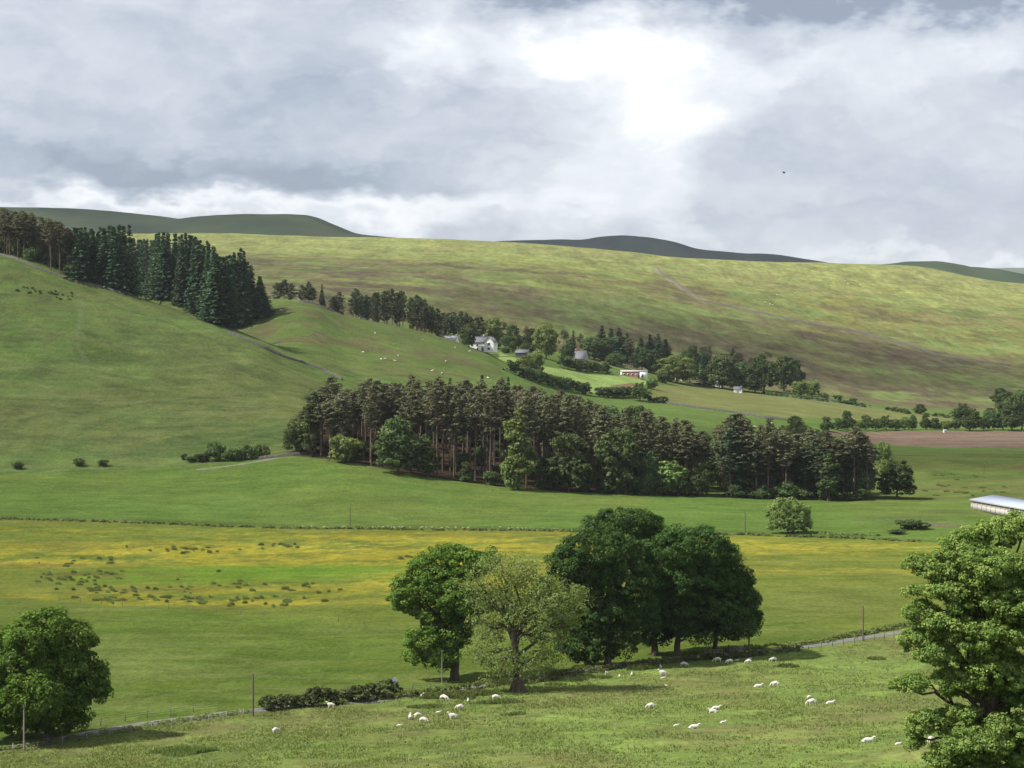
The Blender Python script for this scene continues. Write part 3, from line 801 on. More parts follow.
def proto_pine(H, seed, m, bare=0.5, R=2.6, tufts=105, per=24, leaf=0.32, top_round=True, dead=34):
    """tall conifer with a bare pole and a ragged crown"""
    rng = np.random.default_rng(seed)
    a = Acc()
    lean = rng.normal(size=2) * 0.35
    ts = np.linspace(0, 1, 9)
    tr = np.stack([lean[0] * ts ** 2 + np.sin(ts * 3 + seed) * .12, lean[1] * ts ** 2, H * 0.97 * ts - 0.5 * (ts == 0)], 1)
    a.tube(tr, 0.24 * (1 - 0.85 * ts) + 0.02, 7)
    C_ = []; D_ = []
    for i in range(tufts):
        u = (i + rng.random()) / tufts
        h = H * (bare + (1 - bare) * u)
        prof = math.sin(min(1, (1 - u) * 1.25 + 0.12) * PI / 2) if top_round else (1 - u) ** 0.7 + .08
        L = R * prof * rng.uniform(0.35, 1.15) * (0.65 if u < 0.15 else 1)
        ang = rng.random() * 2 * PI
        s = np.array([np.interp(h / H, ts, tr[:, 0]), np.interp(h / H, ts, tr[:, 1]), h])
        e = s + np.array([math.cos(ang) * L, math.sin(ang) * L, L * rng.uniform(0.0, 0.6)])
        limb(a, s, e, 0.07, 0.02, rng, 4, 3)
        C_.append(e); D_.append(unit(e - s + 1e-6))
        if L > R * .6: C_.append(s * .45 + e * .55); D_.append(unit(e - s))
    C_.append(tr[-1]); D_.append(np.array([0, 0, 1.]))
    for i in range(dead):
        h = H * rng.uniform(0.15, bare); ang = rng.random() * 2 * PI; L = rng.uniform(.5, 1.6)
        s = np.array([np.interp(h / H, ts, tr[:, 0]), np.interp(h / H, ts, tr[:, 1]), h])
        limb(a, s, s + np.array([math.cos(ang) * L, math.sin(ang) * L, -0.15 * L]), 0.04, 0.015, rng, 4, 3)
    P = np.array(C_); D = np.array(D_)
    idx = np.repeat(np.arange(len(P)), per)
    d = rdir(len(idx), rng); d[:, 2] = np.abs(d[:, 2]) * 0.8 - 0.15
    c = P[idx] + d * rng.uniform(0.2, 1.0, (len(idx), 1)) * np.array([1.0, 1.0, 0.85]) * rng.uniform(.45, 1.05, len(P))[idx][:, None]
    nrm = unit(d + np.array([0, 0, .6]) + 0.6 * rdir(len(idx), rng))
    tint = np.clip(0.5 + 0.2 * rng.normal(size=len(P))[idx] + 0.15 * rng.normal(size=len(idx)), 0, 1)
    V, Q = leaf_quads(c, nrm, leaf * rng.uniform(.6, 1.3, len(c)), rng, 0.5)
    return a.mesh('trunk', M_PBARK, True), fast_mesh('crown', V, Q, m, tint)

def proto_spruce(H, seed, m=None, R=4.2, levels=30, leaf=0.62, bare=0.05):
    rng = np.random.default_rng(seed)
    a = Acc(); ts = np.linspace(0, 1, 7)
    a.tube(np.stack([0 * ts, 0 * ts, H * ts - 0.5 * (ts == 0)], 1), 0.34 * (1 - .92 * ts) + .015, 7)
    c = []; nr = []; ti = []
    for k in range(levels):
        u = (k + rng.random() * .6) / levels
        h = H * (bare + (1 - bare) * u)
        Lm = R * (1 - u) ** 0.9 * rng.uniform(.7, 1.15) + 0.12
        nb = int(6 + 5 * (1 - u))
        a0 = rng.random() * 6
        for b in range(nb):
            ang = a0 + b * 2 * PI / nb + rng.normal() * .15
            L = Lm * rng.uniform(.6, 1.12)
            dr = np.array([math.cos(ang), math.sin(ang), 0])
            n = max(4, int(L * 4.6))
            t = np.linspace(0.18, 1, n)
            droop = -0.30 * L * t ** 1.6 + 0.14 * L * t ** 4
            p = np.array([0, 0, h]) + dr * (L * t)[:, None]; p[:, 2] += droop
            p += rng.normal(size=p.shape) * 0.12
            for q in range(2):
                side = np.cross(dr, [0, 0, 1.]) * ((q - .5) * 0.55) * (1 - t * .5)[:, None]
                c.append(p + side + np.array([0, 0, -0.1 * q])); nr.append(unit(np.array([0, 0, 1.]) + dr * .3 + side * .8 + 0.35 * rng.normal(size=p.shape)))
                ti.append(np.clip(0.3 + .35 * t + .15 * rng.normal(size=n), 0, 1))
    c = np.concatenate(c); nr = np.concatenate(nr); ti = np.concatenate(ti)
    V, Q = leaf_quads(c, nr, leaf * rng.uniform(.7, 1.3, len(c)), rng, 0.6)
    return a.mesh('trunk', M_PBARK, True), fast_mesh('crown', V, Q, m or M_SPRUCE, ti)

def plant(name, proto, loc, label, group=None, h=None, w=None, hp=1.0, rot=None):
    """one tree: an empty at the foot of the trunk with trunk and crown under it"""
    s = 1.0 if h is None else h / hp
    sx = s if w is None else w
    e = empty(name, loc, label, 'tree', group, random.random() * 6.28 if rot is None else rot, (sx, sx, s))
    link('trunk', proto[0], e); link('crown', proto[1], e)
    return e

# prototypes
PINES = [proto_pine(26, 100 + i, M_PINE, bare=0.46 + 0.05 * (i % 3), R=2.7 + .25 * (i % 3)) for i in range(6)]
DPINES = [proto_pine(22, 200 + i, M_DPINE, bare=0.36 + 0.06 * (i % 3), R=3.6, tufts=95, per=30, leaf=0.38) for i in range(4)]
SPRUCES = [proto_spruce(30, 300 + i, R=5.2 + .45 * i) for i in range(4)]
BROADS = [proto_broad(16, 12, M_BROAD, 400 + i) for i in range(4)]
BPALE = [proto_broad(15, 13, M_PALE, 430 + i, bare=.16) for i in range(2)]
BDARK = [proto_broad(16, 13, M_HEDGE, 450 + i) for i in range(2)]
BSLIM = [proto_broad(22, 6.5, M_BROAD, 470 + i, slim=True, clump_r=1.0, n_clump=110) for i in range(2)]
BSLIMP = proto_broad(22, 6.5, M_PALE, 480, slim=True, clump_r=1.0, n_clump=130)
BUSHES = [proto_broad(4, 5, M_BROAD, 490 + i, n_clump=60, per=30, leaf=.30, clump_r=.8, bare=.02) for i in range(3)]
BUSHP = [proto_broad(4, 5, M_PALE, 495 + i, n_clump=60, per=30, leaf=.30, clump_r=.8, bare=.02) for i in range(2)]

# ---------------------------------------------------------------- the central wood
G_WOOD = 'pines of the central wood'
LBL_W = 'tall brown-topped pine with a bare straight trunk, crowded inside the central wood'
front = [(292,455),(318,458),(350,462),(380,468),(430,477),(500,486.5),(560,491),(640,495),(690,496.5),(760,499),(850,501),(876,500)]
def fronty(x): return np.interp(x, [f[0] for f in front], [f[1] for f in front])
topl = [(300,412),(315,398),(340,389),(380,381),(420,378),(470,379),(520,380),(545,386),(575,394),(600,402),(640,408),(680,417),(705,424),(735,417),(755,421),(780,432),(830,432),(870,440),(890,448)]
def topy(x): return np.interp(x, [f[0] for f in topl], [f[1] for f in topl])
rng = np.random.default_rng(77)
placed = []
def try_place(x, d, mind):
    p = at_d(x, d)
    for q in placed:
        if (q.x - p.x) ** 2 + (q.y - p.y) ** 2 < mind * mind: return None
    placed.append(p); return p
wood = []
def depth_max(x): return np.interp(x, [300, 330, 560, 700, 730, 880], [712, 800, 800, 780, 708, 700])
tries = 0
while len(wood) < 212 and tries < 9000:
    tries += 1
    x = rng.uniform(305, 868); d0 = at(x, fronty(x)).y
    dm = depth_max(x)
    if dm < d0 + 2: continue
    d = d0 + 1 + (dm - d0) * rng.random() ** 1.5
    if 695 < x < 718 and rng.random() < .6: continue
    p = try_place(x, d, 3.9 if x < 700 else 3.8)
    if p is None: continue
    wood.append((x, p))
for x, p in wood:
    ty = topy(x) + rng.normal() * 5 + 3
    ztop = CAMZ - (ty - 384) * p.y / F
    h = min(max(ztop - p.z, 15), 32) * rng.uniform(.90, 1.0)
    fr = (p.y - at(x, fronty(x)).y)
    if 590 < x < 735 and fr > 40 and rng.random() < .75:
        k = rng.integers(4); pr = BROADS[k]; hp = 16
        plant('broadleaf_tree', pr, p, 'rounded green broadleaf tree among the pines in the right half of the central wood', 'broadleaf trees inside the central wood', h * .92, 1.15, hp)
    elif x > 725:
        plant('pine_tree', DPINES[rng.integers(4)] if rng.random() < .45 else PINES[rng.integers(6)], p, 'tall dark open-crowned pine in the thin right end of the central wood', 'pines at the thin end of the central wood', h, rng.uniform(1.15, 1.5), 24)
    else:
        plant('pine_tree', PINES[rng.integers(6)], p, LBL_W, G_WOOD, h, rng.uniform(1.1, 1.5), 26)

def put(name, proto, hp, wp, x, yb, yt, wpx, label, group=None, dmin=0, d=None):
    """plant a tree whose foot meets the ground at survey point (x, yb)"""
    p = at(x, yb, dmin) if d is None else at_d(x, d)
    h = (yb - yt) * p.y / F if d is None else (CAMZ - (yt - 384) * p.y / F) - p.z
    e = plant(name, proto, p, label, group, h, wpx * p.y / F / wp, hp)
    return e
# single trees along the front of the wood
put('broadleaf_tree', BROADS[0], 16, 12, 296, 453, 419, 26, 'bright green bushy tree at the left tip of the central wood, leafy to the ground')
put('broadleaf_tree', BSLIM[0], 22, 6.5, 312, 456, 396, 20, 'tall green broadleaf tree rising behind the left tip of the central wood')
put('bush', BUSHP[0], 4, 5, 344, 463, 437, 28, 'light green round bush at the wood edge near its left end')
put('broadleaf_tree', BROADS[1], 16, 12, 398, 474, 419, 44, 'broad olive green tree at the front wood edge, leafy to the ground, under brown pines')
put('broadleaf_tree', BSLIM[1], 22, 6.5, 428, 478, 440, 18, 'narrow green tree just right of the broad olive tree at the wood edge')
put('birch_tree', BSLIMP, 22, 6.5, 519, 490, 411, 26, 'slim pale green birch standing in front of the brown pines at mid wood')
put('bush', BUSHP[0], 4, 5, 514, 490, 462, 22, 'green bush at the foot of the slim birch at mid wood')
put('broadleaf_tree', BROADS[2], 16, 12, 568, 492, 434, 46, 'feathery grey green tree at the wood front between slim birch and bright green tree')
put('broadleaf_tree', BROADS[3], 16, 12, 618, 494, 431, 46, 'bright mid green tree at the front edge of the central wood with a peaked crown')
put('willow_bush', BPALE[1], 15, 13, 667, 495, 461, 46, 'pale grey green rounded willow at the front edge of the central wood')
put('bush', BUSHES[2], 4, 5, 787, 499, 482, 26, 'green bushes at the foot of the pines near the thin end of the wood')
put('broadleaf_tree', BSLIM[1], 22, 6.5, 829, 501, 455, 20, 'slim green broadleaf tree between pine trunks at the thin end of the wood')
put('oak_tree', BDARK[0], 16, 13, 897, 499, 459, 40, 'dark round oak standing at the right end of the central wood')
put('birch_tree', BPALE[0], 15, 13, 885, 478, 441, 16, 'small thin grey birch showing above the dark oak at the right end of the wood')
put('conifer_tree', SPRUCES[0], 30, 8, 735, 497, 413, 22, 'tall dark conifer standing highest in the right half of the central wood')
put('broadleaf_tree', BDARK[1], 16, 13, 590, 0, 408, 30, 'dark green round treetop at the back of the wood below the farm hedges', None, d=775)
put('broadleaf_tree', BROADS[0], 16, 12, 642, 0, 407, 34, 'dark green spreading treetop at the back of the wood, furthest right of the brown pines', None, d=772)
for x, yt in [(450,377),(482,374),(508,376),(436,380)]:
    put('conifer_tree', SPRUCES[x % 4], 30, 8, x, 0, yt, 16, 'dark pointed conifer tip showing above the brown pines at the back of the wood', 'dark conifers at the back of the wood', d=800)
for x in np.arange(392, 722, 11.0):
    p = at_d(x, depth_max(x) + 6 + rng.random() * 8)
    plant('broadleaf_tree', BDARK[int(x) % 2], p, 'dark leafy tree along the hidden back edge of the central wood', 'leafy trees along the back edge of the central wood', rng.uniform(12, 16), rng.uniform(1.0, 1.3), 16)
for x in [738, 752, 764, 776, 792, 806, 818, 836, 848, 862]:
    p = at_d(x + rng.normal() * 3, at(x, fronty(x)).y + rng.uniform(8, 26))
    plant('broadleaf_tree', BROADS[int(x) % 4], p, 'mid green leafy tree among the pines at the thin end of the wood', 'leafy trees among the thin end pines', rng.uniform(11, 19), rng.uniform(.75, 1.0), 16)
for x, yt, w in [(650, 452, 22), (700, 462, 20), (545, 455, 18), (585, 458, 20), (466, 462, 14), (356, 446, 14)]:
    put('broadleaf_tree', BROADS[x % 4], 16, 12, x, fronty(x) - .4, yt, w, 'medium green leafy tree in the front row of the wood, shorter than the pines', 'shorter leafy trees in the front row of the wood')
# scrub under the edge of the wood
for x in np.arange(445, 870, 11.0):
    xx = x + rng.normal() * 4
    if 655 < xx < 682 or rng.random() < .35: continue
    put('bush', BUSHES[rng.integers(3)], 4, 5, xx, fronty(xx) - 0.3, fronty(xx) - rng.uniform(6, 14), rng.uniform(10, 20), 'low dark green bush at the foot of the trees along the wood front', 'undergrowth bushes along the wood front')

for i in range(46):
    x = rng.uniform(315, 700); d0 = at(x, fronty(x)).y; d = d0 + rng.uniform(20, max(30, depth_max(x) - d0))
    p = at_d(x, d); plant('bush', BUSHES[rng.integers(3)], p, 'shaded undergrowth bush deep between the trunks of the central wood', 'undergrowth deep in the central wood', rng.uniform(3, 7), rng.uniform(.9, 1.6), 4)
# ---------------------------------------------------------------- plantation on the left hill crest
base = [(-40,240),(0,253),(20,259),(38,267),(60,274),(75,280),(124,292.5),(150,297),(177,304),(200,315),(223,328),(240,326),(262,317)]
tops = [(-40,206),(0,210),(26,214),(50,220),(72,229),(87,228),(117,225),(140,226),(170,232),(190,234),(205,240),(222,252),(241,247),(250,258),(260,276),(268,290)]
placed.clear()
rng = np.random.default_rng(5)
cnt = 0; tries = 0
while cnt < 165 and tries < 9000:
    tries += 1
    x = rng.uniform(-12, 262)
    yb = np.interp(x, [b[0] for b in base], [b[1] for b in base])
    p0 = at(x, yb + .8)
    d = p0.y + 2 + 52 * rng.random() ** 1.5
    if x > 225: d = p0.y + rng.random() * 12
    p = try_place(x, d, 2.9)
    if p is None: continue
    ty = np.interp(x, [b[0] for b in tops], [b[1] for b in tops]) + abs(rng.normal()) * 6 - 2
    h = (CAMZ - (ty - 384) * p.y / F) - p.z
    h = min(max(h, 11), 37)
    if x < 73 and rng.random() < (1.0 if x < 60 else .5):
        plant('pine_tree', PINES[rng.integers(6)], p, 'tall brown pine in the thin-trunked stand at the left end of the hill-crest plantation', 'brown pines on the left hill crest', h, rng.uniform(1.0, 1.3), 26)
    else:
        plant('spruce_tree', SPRUCES[rng.integers(4)], p, 'dark blue-green spruce in the dense plantation along the left hill crest', 'spruces on the left hill crest', h, rng.uniform(.95, 1.35), 30)
    cnt += 1

placed.clear(); cnt = 0; tries = 0
while cnt < 26 and tries < 4000:
    tries += 1
    x = rng.uniform(-14, 72); yb = np.interp(x, [b[0] for b in base], [b[1] for b in base]); d = at(x, yb + .8).y + 3 + 70 * rng.random()
    p = try_place(x, d, 3.0)
    if p is None: continue
    ty = np.interp(x, [b[0] for b in tops], [b[1] for b in tops]) + abs(rng.normal()) * 8
    plant('pine_tree', PINES[rng.integers(6)], p, 'tall brown pine in the thin-trunked stand at the left end of the hill-crest plantation', 'brown pines on the left hill crest', min(max((CAMZ - (ty - 384) * p.y / F) - p.z, 10), 34), rng.uniform(1.0, 1.35), 26); cnt += 1
for i in range(34):
    x = rng.uniform(-10, 78); yb = np.interp(x, [b[0] for b in base], [b[1] for b in base]); p = at_d(x, at(x, yb + .8).y + 6 + 40 * rng.random())
    plant('bush', BUSHES[i % 3], p, 'dark undergrowth bush between the trunks of the hill-crest pine stand', 'undergrowth in the hill-crest pine stand', rng.uniform(4, 9), rng.uniform(1.0, 1.7), 4)
# ---------------------------------------------------------------- pines behind the spur crest
rng = np.random.default_rng(15)
def ridge(x, d, ty, label, group, protos, hp, wlo=.8, whi=1.1, name='pine_tree'):
    p = at_d(x, d); h = max((CAMZ - (ty - 384) * p.y / F) - p.z, 6)
    plant(name, protos[rng.integers(len(protos))], p, label, group, h, rng.uniform(wlo, whi), hp)
for x, ty in [(277,283),(284,280),(291,284)]: ridge(x, 1085, ty, 'dark pine in the first small clump right of the spruce plantation', 'pines in the small ridge clump', DPINES, 22, name='scots_pine')
for x, ty in [(302,285),(309,282),(312,288)]: ridge(x, 1085, ty, 'dark pine in the second small clump on the green ridge', 'pines in the second ridge clump', DPINES, 22, name='scots_pine')
ridge(322, 1085, 284, 'single narrow conifer between the pine clumps on the green ridge', None, SPRUCES, 30, .55, .6, 'conifer_tree')
placed.clear(); cnt = 0; tries = 0
while cnt < 40 and tries < 3000:
    tries += 1
    x = rng.uniform(332, 437); d = rng.uniform(1078, 1130)
    if try_place(x, d, 3.6) is None: continue
    ty = np.interp(x, [330,345,355,370,395,405,420,430,440], [292,286,287,290,289,292,295,302,312]) + abs(rng.normal()) * 5
    ridge(x, d, ty, 'dark flat-topped pine in the long row along the green ridge', 'pines along the green ridge', DPINES, 22, name='scots_pine'); cnt += 1
for x, ty in [(443,313),(448,312),(454,311),(460,312),(466,314),(471,316),(476,317),(480,319),(455,316),(464,318)]:
    ridge(x, rng.uniform(1170, 1200), ty + rng.normal(), 'dark pine in the clump directly behind the white farm buildings', 'pines behind the white farm', DPINES, 22, name='scots_pine')

# ---------------------------------------------------------------- farm trees
FD = 950
B, D_, P_, S_ = BROADS, BDARK, BPALE, SPRUCES
def ft(name, proto, hp, wp, x, yb, yt, w, label, group=None): return put(name, proto, hp, wp, x, yb, yt, w, label, group, FD)
ft('broadleaf_tree', D_[0], 16, 13, 425, 331, 317, 15, 'small round green tree at the right end of the ridge pines')
ft('broadleaf_tree', P_[1], 15, 13, 438, 336, 322, 10, 'small yellow green tree beside the white farm outbuilding')
ft('broadleaf_tree', B[1], 16, 12, 469, 347, 324, 17, 'green tree just left of the white farmhouse')
ft('broadleaf_tree', P_[0], 15, 13, 493, 349, 318, 27, 'big pale green tree right behind the white farmhouse')
ft('broadleaf_tree', D_[1], 16, 13, 512.5, 352, 325, 20, 'dark round tree between the pale tree and the black shed')
ft('broadleaf_tree', B[2], 16, 12, 527, 355, 342, 13, 'low green tree behind the black shed')
ft('broadleaf_tree', P_[1], 15, 13, 546, 359, 325, 25, 'tall pale green tree right of the black shed')
ft('bush', BUSHP[1], 4, 5, 524, 371, 357, 15, 'grey green bush below the black shed at the end of the farm hedge')
ft('bush', BUSHP[0], 4, 5, 534, 375, 354, 19, 'tall yellow green bush at the left corner of the bright farm field')
ft('bush', BUSHES[0], 4, 5, 506, 353, 347, 10, 'small bush in the garden right of the white farmhouse')
ft('broadleaf_tree', D_[0], 16, 13, 568, 361, 338, 15, 'dark green tree left of the grey-roofed house')
ft('broadleaf_tree', B[3], 16, 12, 594, 360, 338, 26, 'mid green tree right behind the grey-roofed house')
ft('broadleaf_tree', D_[1], 16, 13, 607, 362, 345, 18, 'dark tree right of the grey-roofed house')
ft('broadleaf_tree', B[0], 16, 12, 615, 366, 353, 20, 'low bright green tree above the garden left of the brick building')
for x, yb, yt, w in [(602,358,325,17),(611,360,328,17),(619,360,327,18),(627,361,333,15)]:
    ft('spruce_tree', S_[x % 4], 30, 8, x, yb, yt, w, 'dark spruce in the group behind the grey-roofed house', 'spruces behind the grey-roofed house')
for x, yb, yt, w in [(641,366,338,18),(650,368,334,17),(658,370,333,18),(665,370,339,17)]:
    ft('spruce_tree', S_[x % 4], 30, 8, x, yb, yt, w, 'dark spruce in the group behind the low brick building', 'spruces behind the brick building')
ft('pine_tree', PINES[1], 26, 5, 631, 368, 338, 12, 'brown pine with a pale bare trunk left of the spruces above the brick building')
ft('broadleaf_tree', D_[0], 16, 13, 642, 371, 346, 22, 'dark round tree directly above the brick building')
ft('broadleaf_tree', D_[1], 16, 13, 654, 374, 350, 18, 'dark tree above the right end of the brick building')
ft('broadleaf_tree', P_[0], 15, 13, 677, 383, 355, 36, 'wide pale green round tree at the left end of the cottage tree belt')
ft('bush', BUSHES[1], 4, 5, 663, 383, 371, 12, 'round green bush right of the brick building')
ft('broadleaf_tree', D_[0], 16, 13, 690, 383, 357, 18, 'dark tree overlapping the right side of the wide pale tree')
ft('conifer_tree', S_[2], 30, 8, 704, 386, 353, 15, 'brownish cone-shaped conifer in the cottage tree belt')
ft('broadleaf_tree', B[0], 16, 12, 722, 389, 354, 30, 'large mid green tree in the middle of the cottage tree belt')
ft('broadleaf_tree', B[2], 16, 12, 740, 391, 363, 22, 'green tree above the white cottage gable')
ft('broadleaf_tree', D_[1], 16, 13, 755, 393, 364, 26, 'dark rounded tree leaning over the lane right of the white cottage')
ft('broadleaf_tree', D_[0], 16, 13, 764, 391, 352, 30, 'tallest dark tree near the right end of the cottage tree belt')
ft('broadleaf_tree', B[3], 16, 12, 784, 391, 357, 24, 'green tree second from the right end of the cottage tree belt')
ft('broadleaf_tree', D_[1], 16, 13, 796, 388, 360, 18, 'dark tree at the very right end of the cottage tree belt')
placed.clear(); cnt = 0; tries = 0
while cnt < 40 and tries < 3000:
    tries += 1
    x = rng.uniform(495, 760); d = at(x, np.interp(x, [495,560,600,640,700,760], [347,353,357,364,371,379]), FD).y + rng.uniform(0, 55)
    if try_place(x, d, 5.0) is None: continue
    ty = np.interp(x, [495,530,545,570,590,605,640,660,700,730,760], [332,322,325,328,334,326,334,335,340,345,355]) + abs(rng.normal()) * 4
    k = rng.random()
    if k < .48: ridge(x, d, ty + 2, 'brown-green pine in the shelter belt behind the farm and cottages', 'pines of the shelter belt behind the farm', PINES, 26, .9, 1.3)
    elif k < .90: ridge(x, d, ty + 6, 'dark leafy tree in the shelter belt behind the farm and cottages', 'leafy trees of the shelter belt behind the farm', D_, 16, .8, 1.05, 'broadleaf_tree')
    else: ridge(x, d, ty, 'dark pointed spruce in the shelter belt behind the farm and cottages', 'spruces of the shelter belt behind the farm', SPRUCES, 30, .6, .85, 'spruce_tree')
    cnt += 1

# ---------------------------------------------------------------- trees along the brown field and the right edge
belt = 'small trees along the top edge of the brown ploughed field'
for x, yb, yt, w, k in [(827,431,417,14,'d'),(838,430,418,12,'b'),(847,430,411,15,'d'),(858,430,420,11,'p'),(866,430,415,13,'b'),(876,430,418,12,'d'),(886,430,415,16,'d'),(896,430,419,12,'b'),(905,430,416,13,'p'),(913,430,415,9,'b'),(926,430,413,11,'b'),(935,430,418,13,'d'),(946,430,420,14,'p'),(956,430,418,13,'d'),(970,431,408,22,'b'),(984,430,417,14,'b')]:
    pr = {'d': BDARK, 'b': BROADS, 'p': BPALE}[k]; pr = pr[x % len(pr)]
    put('broadleaf_tree', pr, 16, 12.5, x, yb, yt, w, 'small green tree in the line along the top edge of the brown field', belt, 880)
put('broadleaf_tree', BDARK[0], 16, 13, 962, 420, 403, 20, 'dark round tree behind the tree line, left of the biggest belt tree', None, 1000)
put('broadleaf_tree', BDARK[1], 16, 13, 1000, 405, 388, 18, 'dark tree standing highest in the cluster at the right edge above the brown field', None, 1000)
for x, yb, yt, w, k in [(994,430,410,18,0),(1003,430,404,16,1),(1012,431,396,22,2),(1022,430,394,22,3),(1008,418,392,20,1),(1020,412,390,18,0),(990,424,408,14,2),(1034,428,392,24,1)]:
    put('broadleaf_tree', BROADS[k] if k != 1 else BDARK[1], 16, 12.5, x, yb, yt, w, 'grey green tree packed in the cluster at the right edge above the brown field', 'tree cluster at the right edge', 880)
# scrubby trees between the wood and the brown field
for x, yb, yt, w, k in [(785,438,424,18,0),(797,440,420,16,1),(806,436,425,14,2),(800,448,428,22,3),(815,444,430,18,1),(787,450,432,20,0),(811,455,438,20,2),(795,424,416,16,1),(826,450,436,14,0)]:
    put('broadleaf_tree', BPALE[k % 2] if k % 2 == 0 else BROADS[k], 16, 12.5, x, yb, yt, w, 'grey green scrub tree in the thicket between the wood and the brown field', 'scrub thicket left of the brown field', 800)

# ---------------------------------------------------------------- lone trees and bushes
rng = np.random.default_rng(9)
def bespoke(name, x, yb, label, lobes_px, m, bark, n_clump, per, clump_r, leaf, Hf, r, seed, lean=(0, 0), twigs=60, low=.5, fill=.1, gaps=0, flare=1.5, dmin=0, depth=0.85, hang=0, d=None, flat=.7, limb_r=.42, rmin=.78, shrink=1.0):
    """a tree surveyed lobe by lobe: (x, y, half width, half height[, forward]) of each bough"""
    p = at(x, yb, dmin) if d is None else at_d(x, d)
    k = p.y / F; rng = np.random.default_rng(seed); lobes = []
    yb_ = 384 - (p.z - CAMZ) / k
    for l in lobes_px:
        fwd = l[4] if len(l) > 4 else rng.normal() * 0.35
        rx = l[2] * k * shrink
        lobes.append(((l[0] - x) * k, fwd * rx, (yb_ - l[1]) * k, rx, rx * depth, l[3] * k * shrink))
    e = empty(name, p, label, 'tree')
    cm, P = crown_mesh('crown', lobes, n_clump, per, clump_r, leaf, m, rng, low=low, fill=fill, gaps=gaps, hang=hang, flat=flat, rmin=rmin)
    tm = broad_trunk('trunk', lobes, P, Hf, r, bark, rng, lean, twigs, 8, flare, limb_r)
    link('trunk', tm, e); link('crown', cm, e)
    return e
# tree at the left edge
bespoke('oak_tree', 48, 742, 'large dark green oak at the left edge, standing alone beside the lane',
    [(45,632,28,22),(22,645,26,22),(68,644,24,20),(10,672,30,26),(45,662,34,28),(80,672,22,22),(92,688,14,13),(20,698,34,22),(55,695,34,22),(74,706,16,14),(12,722,26,14),(50,722,26,14),(35,640,20,18,-1.2),(40,690,30,24,-1.0),(-12,690,24,30),(72,722,10,8),(98,694,9,7)],
    M_LONE, M_BARK, 820, 92, 0.92, 0.20, 6.5, 0.55, 31, (0.3, 0), 60)
# the clump by the lane: leafy left tree, thin pale tree, four dark ones
bespoke('ash_tree', 455, 680, 'mid green leafy tree at the left end of the lane-side clump of trees',
    [(447,560,24,16),(428,572,20,15),(405,600,16,10),(412,590,18,14),(440,585,24,18),(470,565,18,14),(484,560,14,10),(432,612,20,14),(455,600,22,16),(425,640,20,15),(440,655,18,14),(452,632,18,18),(470,610,16,18),(418,655,12,8)],
    M_LONE, M_BARK, 640, 84, 0.85, 0.20, 9.5, 0.62, 32, (0.3, 0), 70, gaps=.08)
bespoke('willow_tree', 518, 692, 'pale thin-leaved tree with a gnarled trunk showing through its olive crown, front of the clump',
    [(500,565,26,12),(478,590,20,16),(520,575,26,16),(545,590,22,16),(566,600,24,14),(500,600,30,20),(530,615,30,20),(560,622,24,14),(490,630,22,18),(545,640,22,14),(500,660,24,18),(520,662,26,14),(545,660,18,12),(482,652,12,14),(495,680,16,8),(575,596,14,10)],
    M_WILLOW, M_BARK, 640, 26, 1.3, 0.17, 9.0, 0.75, 33, (-0.6, 0), 150, fill=.25, flare=2.2, low=.8, rmin=.4)
bespoke('oak_tree', 608, 668, 'dark domed oak in the middle of the lane-side clump, behind the pale tree',
    [(596,585,30,34,.3),(590,620,30,26,.3),(598,548,34,18),(575,562,26,18),(622,558,28,18),(560,585,18,18),(590,580,34,22),(630,585,24,22),(575,612,24,22),(605,612,34,22),(635,612,20,22),(590,645,22,18),(615,640,22,18),(570,640,14,16)],
    M_OAK, M_BARK, 1000, 95, 0.9, 0.19, 8.0, 0.55, 34, (-.2, 0), 40)
bespoke('sycamore_tree', 655, 664, 'tall dark tree with the highest crown in the lane-side clump',
    [(620,521,24,11),(600,528,16,9),(640,525,20,11),(632,540,30,14),(655,545,26,16),(660,575,26,22),(645,600,22,20),(668,605,20,20),(655,632,16,12)],
    M_OAK, M_BARK, 598, 95, 1.0, 0.19, 10.0, 0.5, 35, (-.4, 0), 40, d=338)
bespoke('sycamore_tree', 677, 660, 'dark broad tree second from the right in the lane-side clump, thick single trunk',
    [(690,545,34,18),(665,555,26,18),(712,556,26,18),(680,580,36,22),(715,585,26,22),(665,605,24,18),(690,612,30,18),(720,615,22,18),(655,618,18,12),(700,632,20,9)],
    M_OAK, M_BARK, 736, 95, 1.0, 0.19, 6.5, 0.6, 36, (.3, 0), 40)
bespoke('sycamore_tree', 715, 656, 'dark tree at the right end of the lane-side clump, crown sloping down to the right',
    [(715,562,22,16),(730,580,20,18),(738,602,18,18),(748,618,12,13),(720,605,26,20),(705,620,22,16),(735,625,18,10),(700,590,22,20),(753,608,8,14),(728,635,12,6)],
    M_OAK, M_BARK, 598, 95, 0.95, 0.19, 6.0, 0.45, 37, (.3, 0), 40)
bespoke('sapling', 598, 664, 'slender pale-barked sapling with thin beige leaves in front of the dark oak',
    [(595,628,14,10),(588,638,10,8),(602,622,8,8),(604,640,8,8)], M_WILLOW, M_PALEB, 60, 14, .55, .13, 6.0, .11, 38, (0, 0), 30, fill=.2, flare=1.2)
bespoke('hawthorn_tree', 788, 533, 'small round yellow-green tree standing alone on the field ditch',
    [(788,506,14,8),(777,514,10,9),(800,513,10,8),(790,520,16,9),(780,525,12,6),(800,525,11,6)], M_PALE, M_BARK, 190, 44, 0.9, 0.30, 2.5, .28, 39, (0, 0), 20, dmin=400)
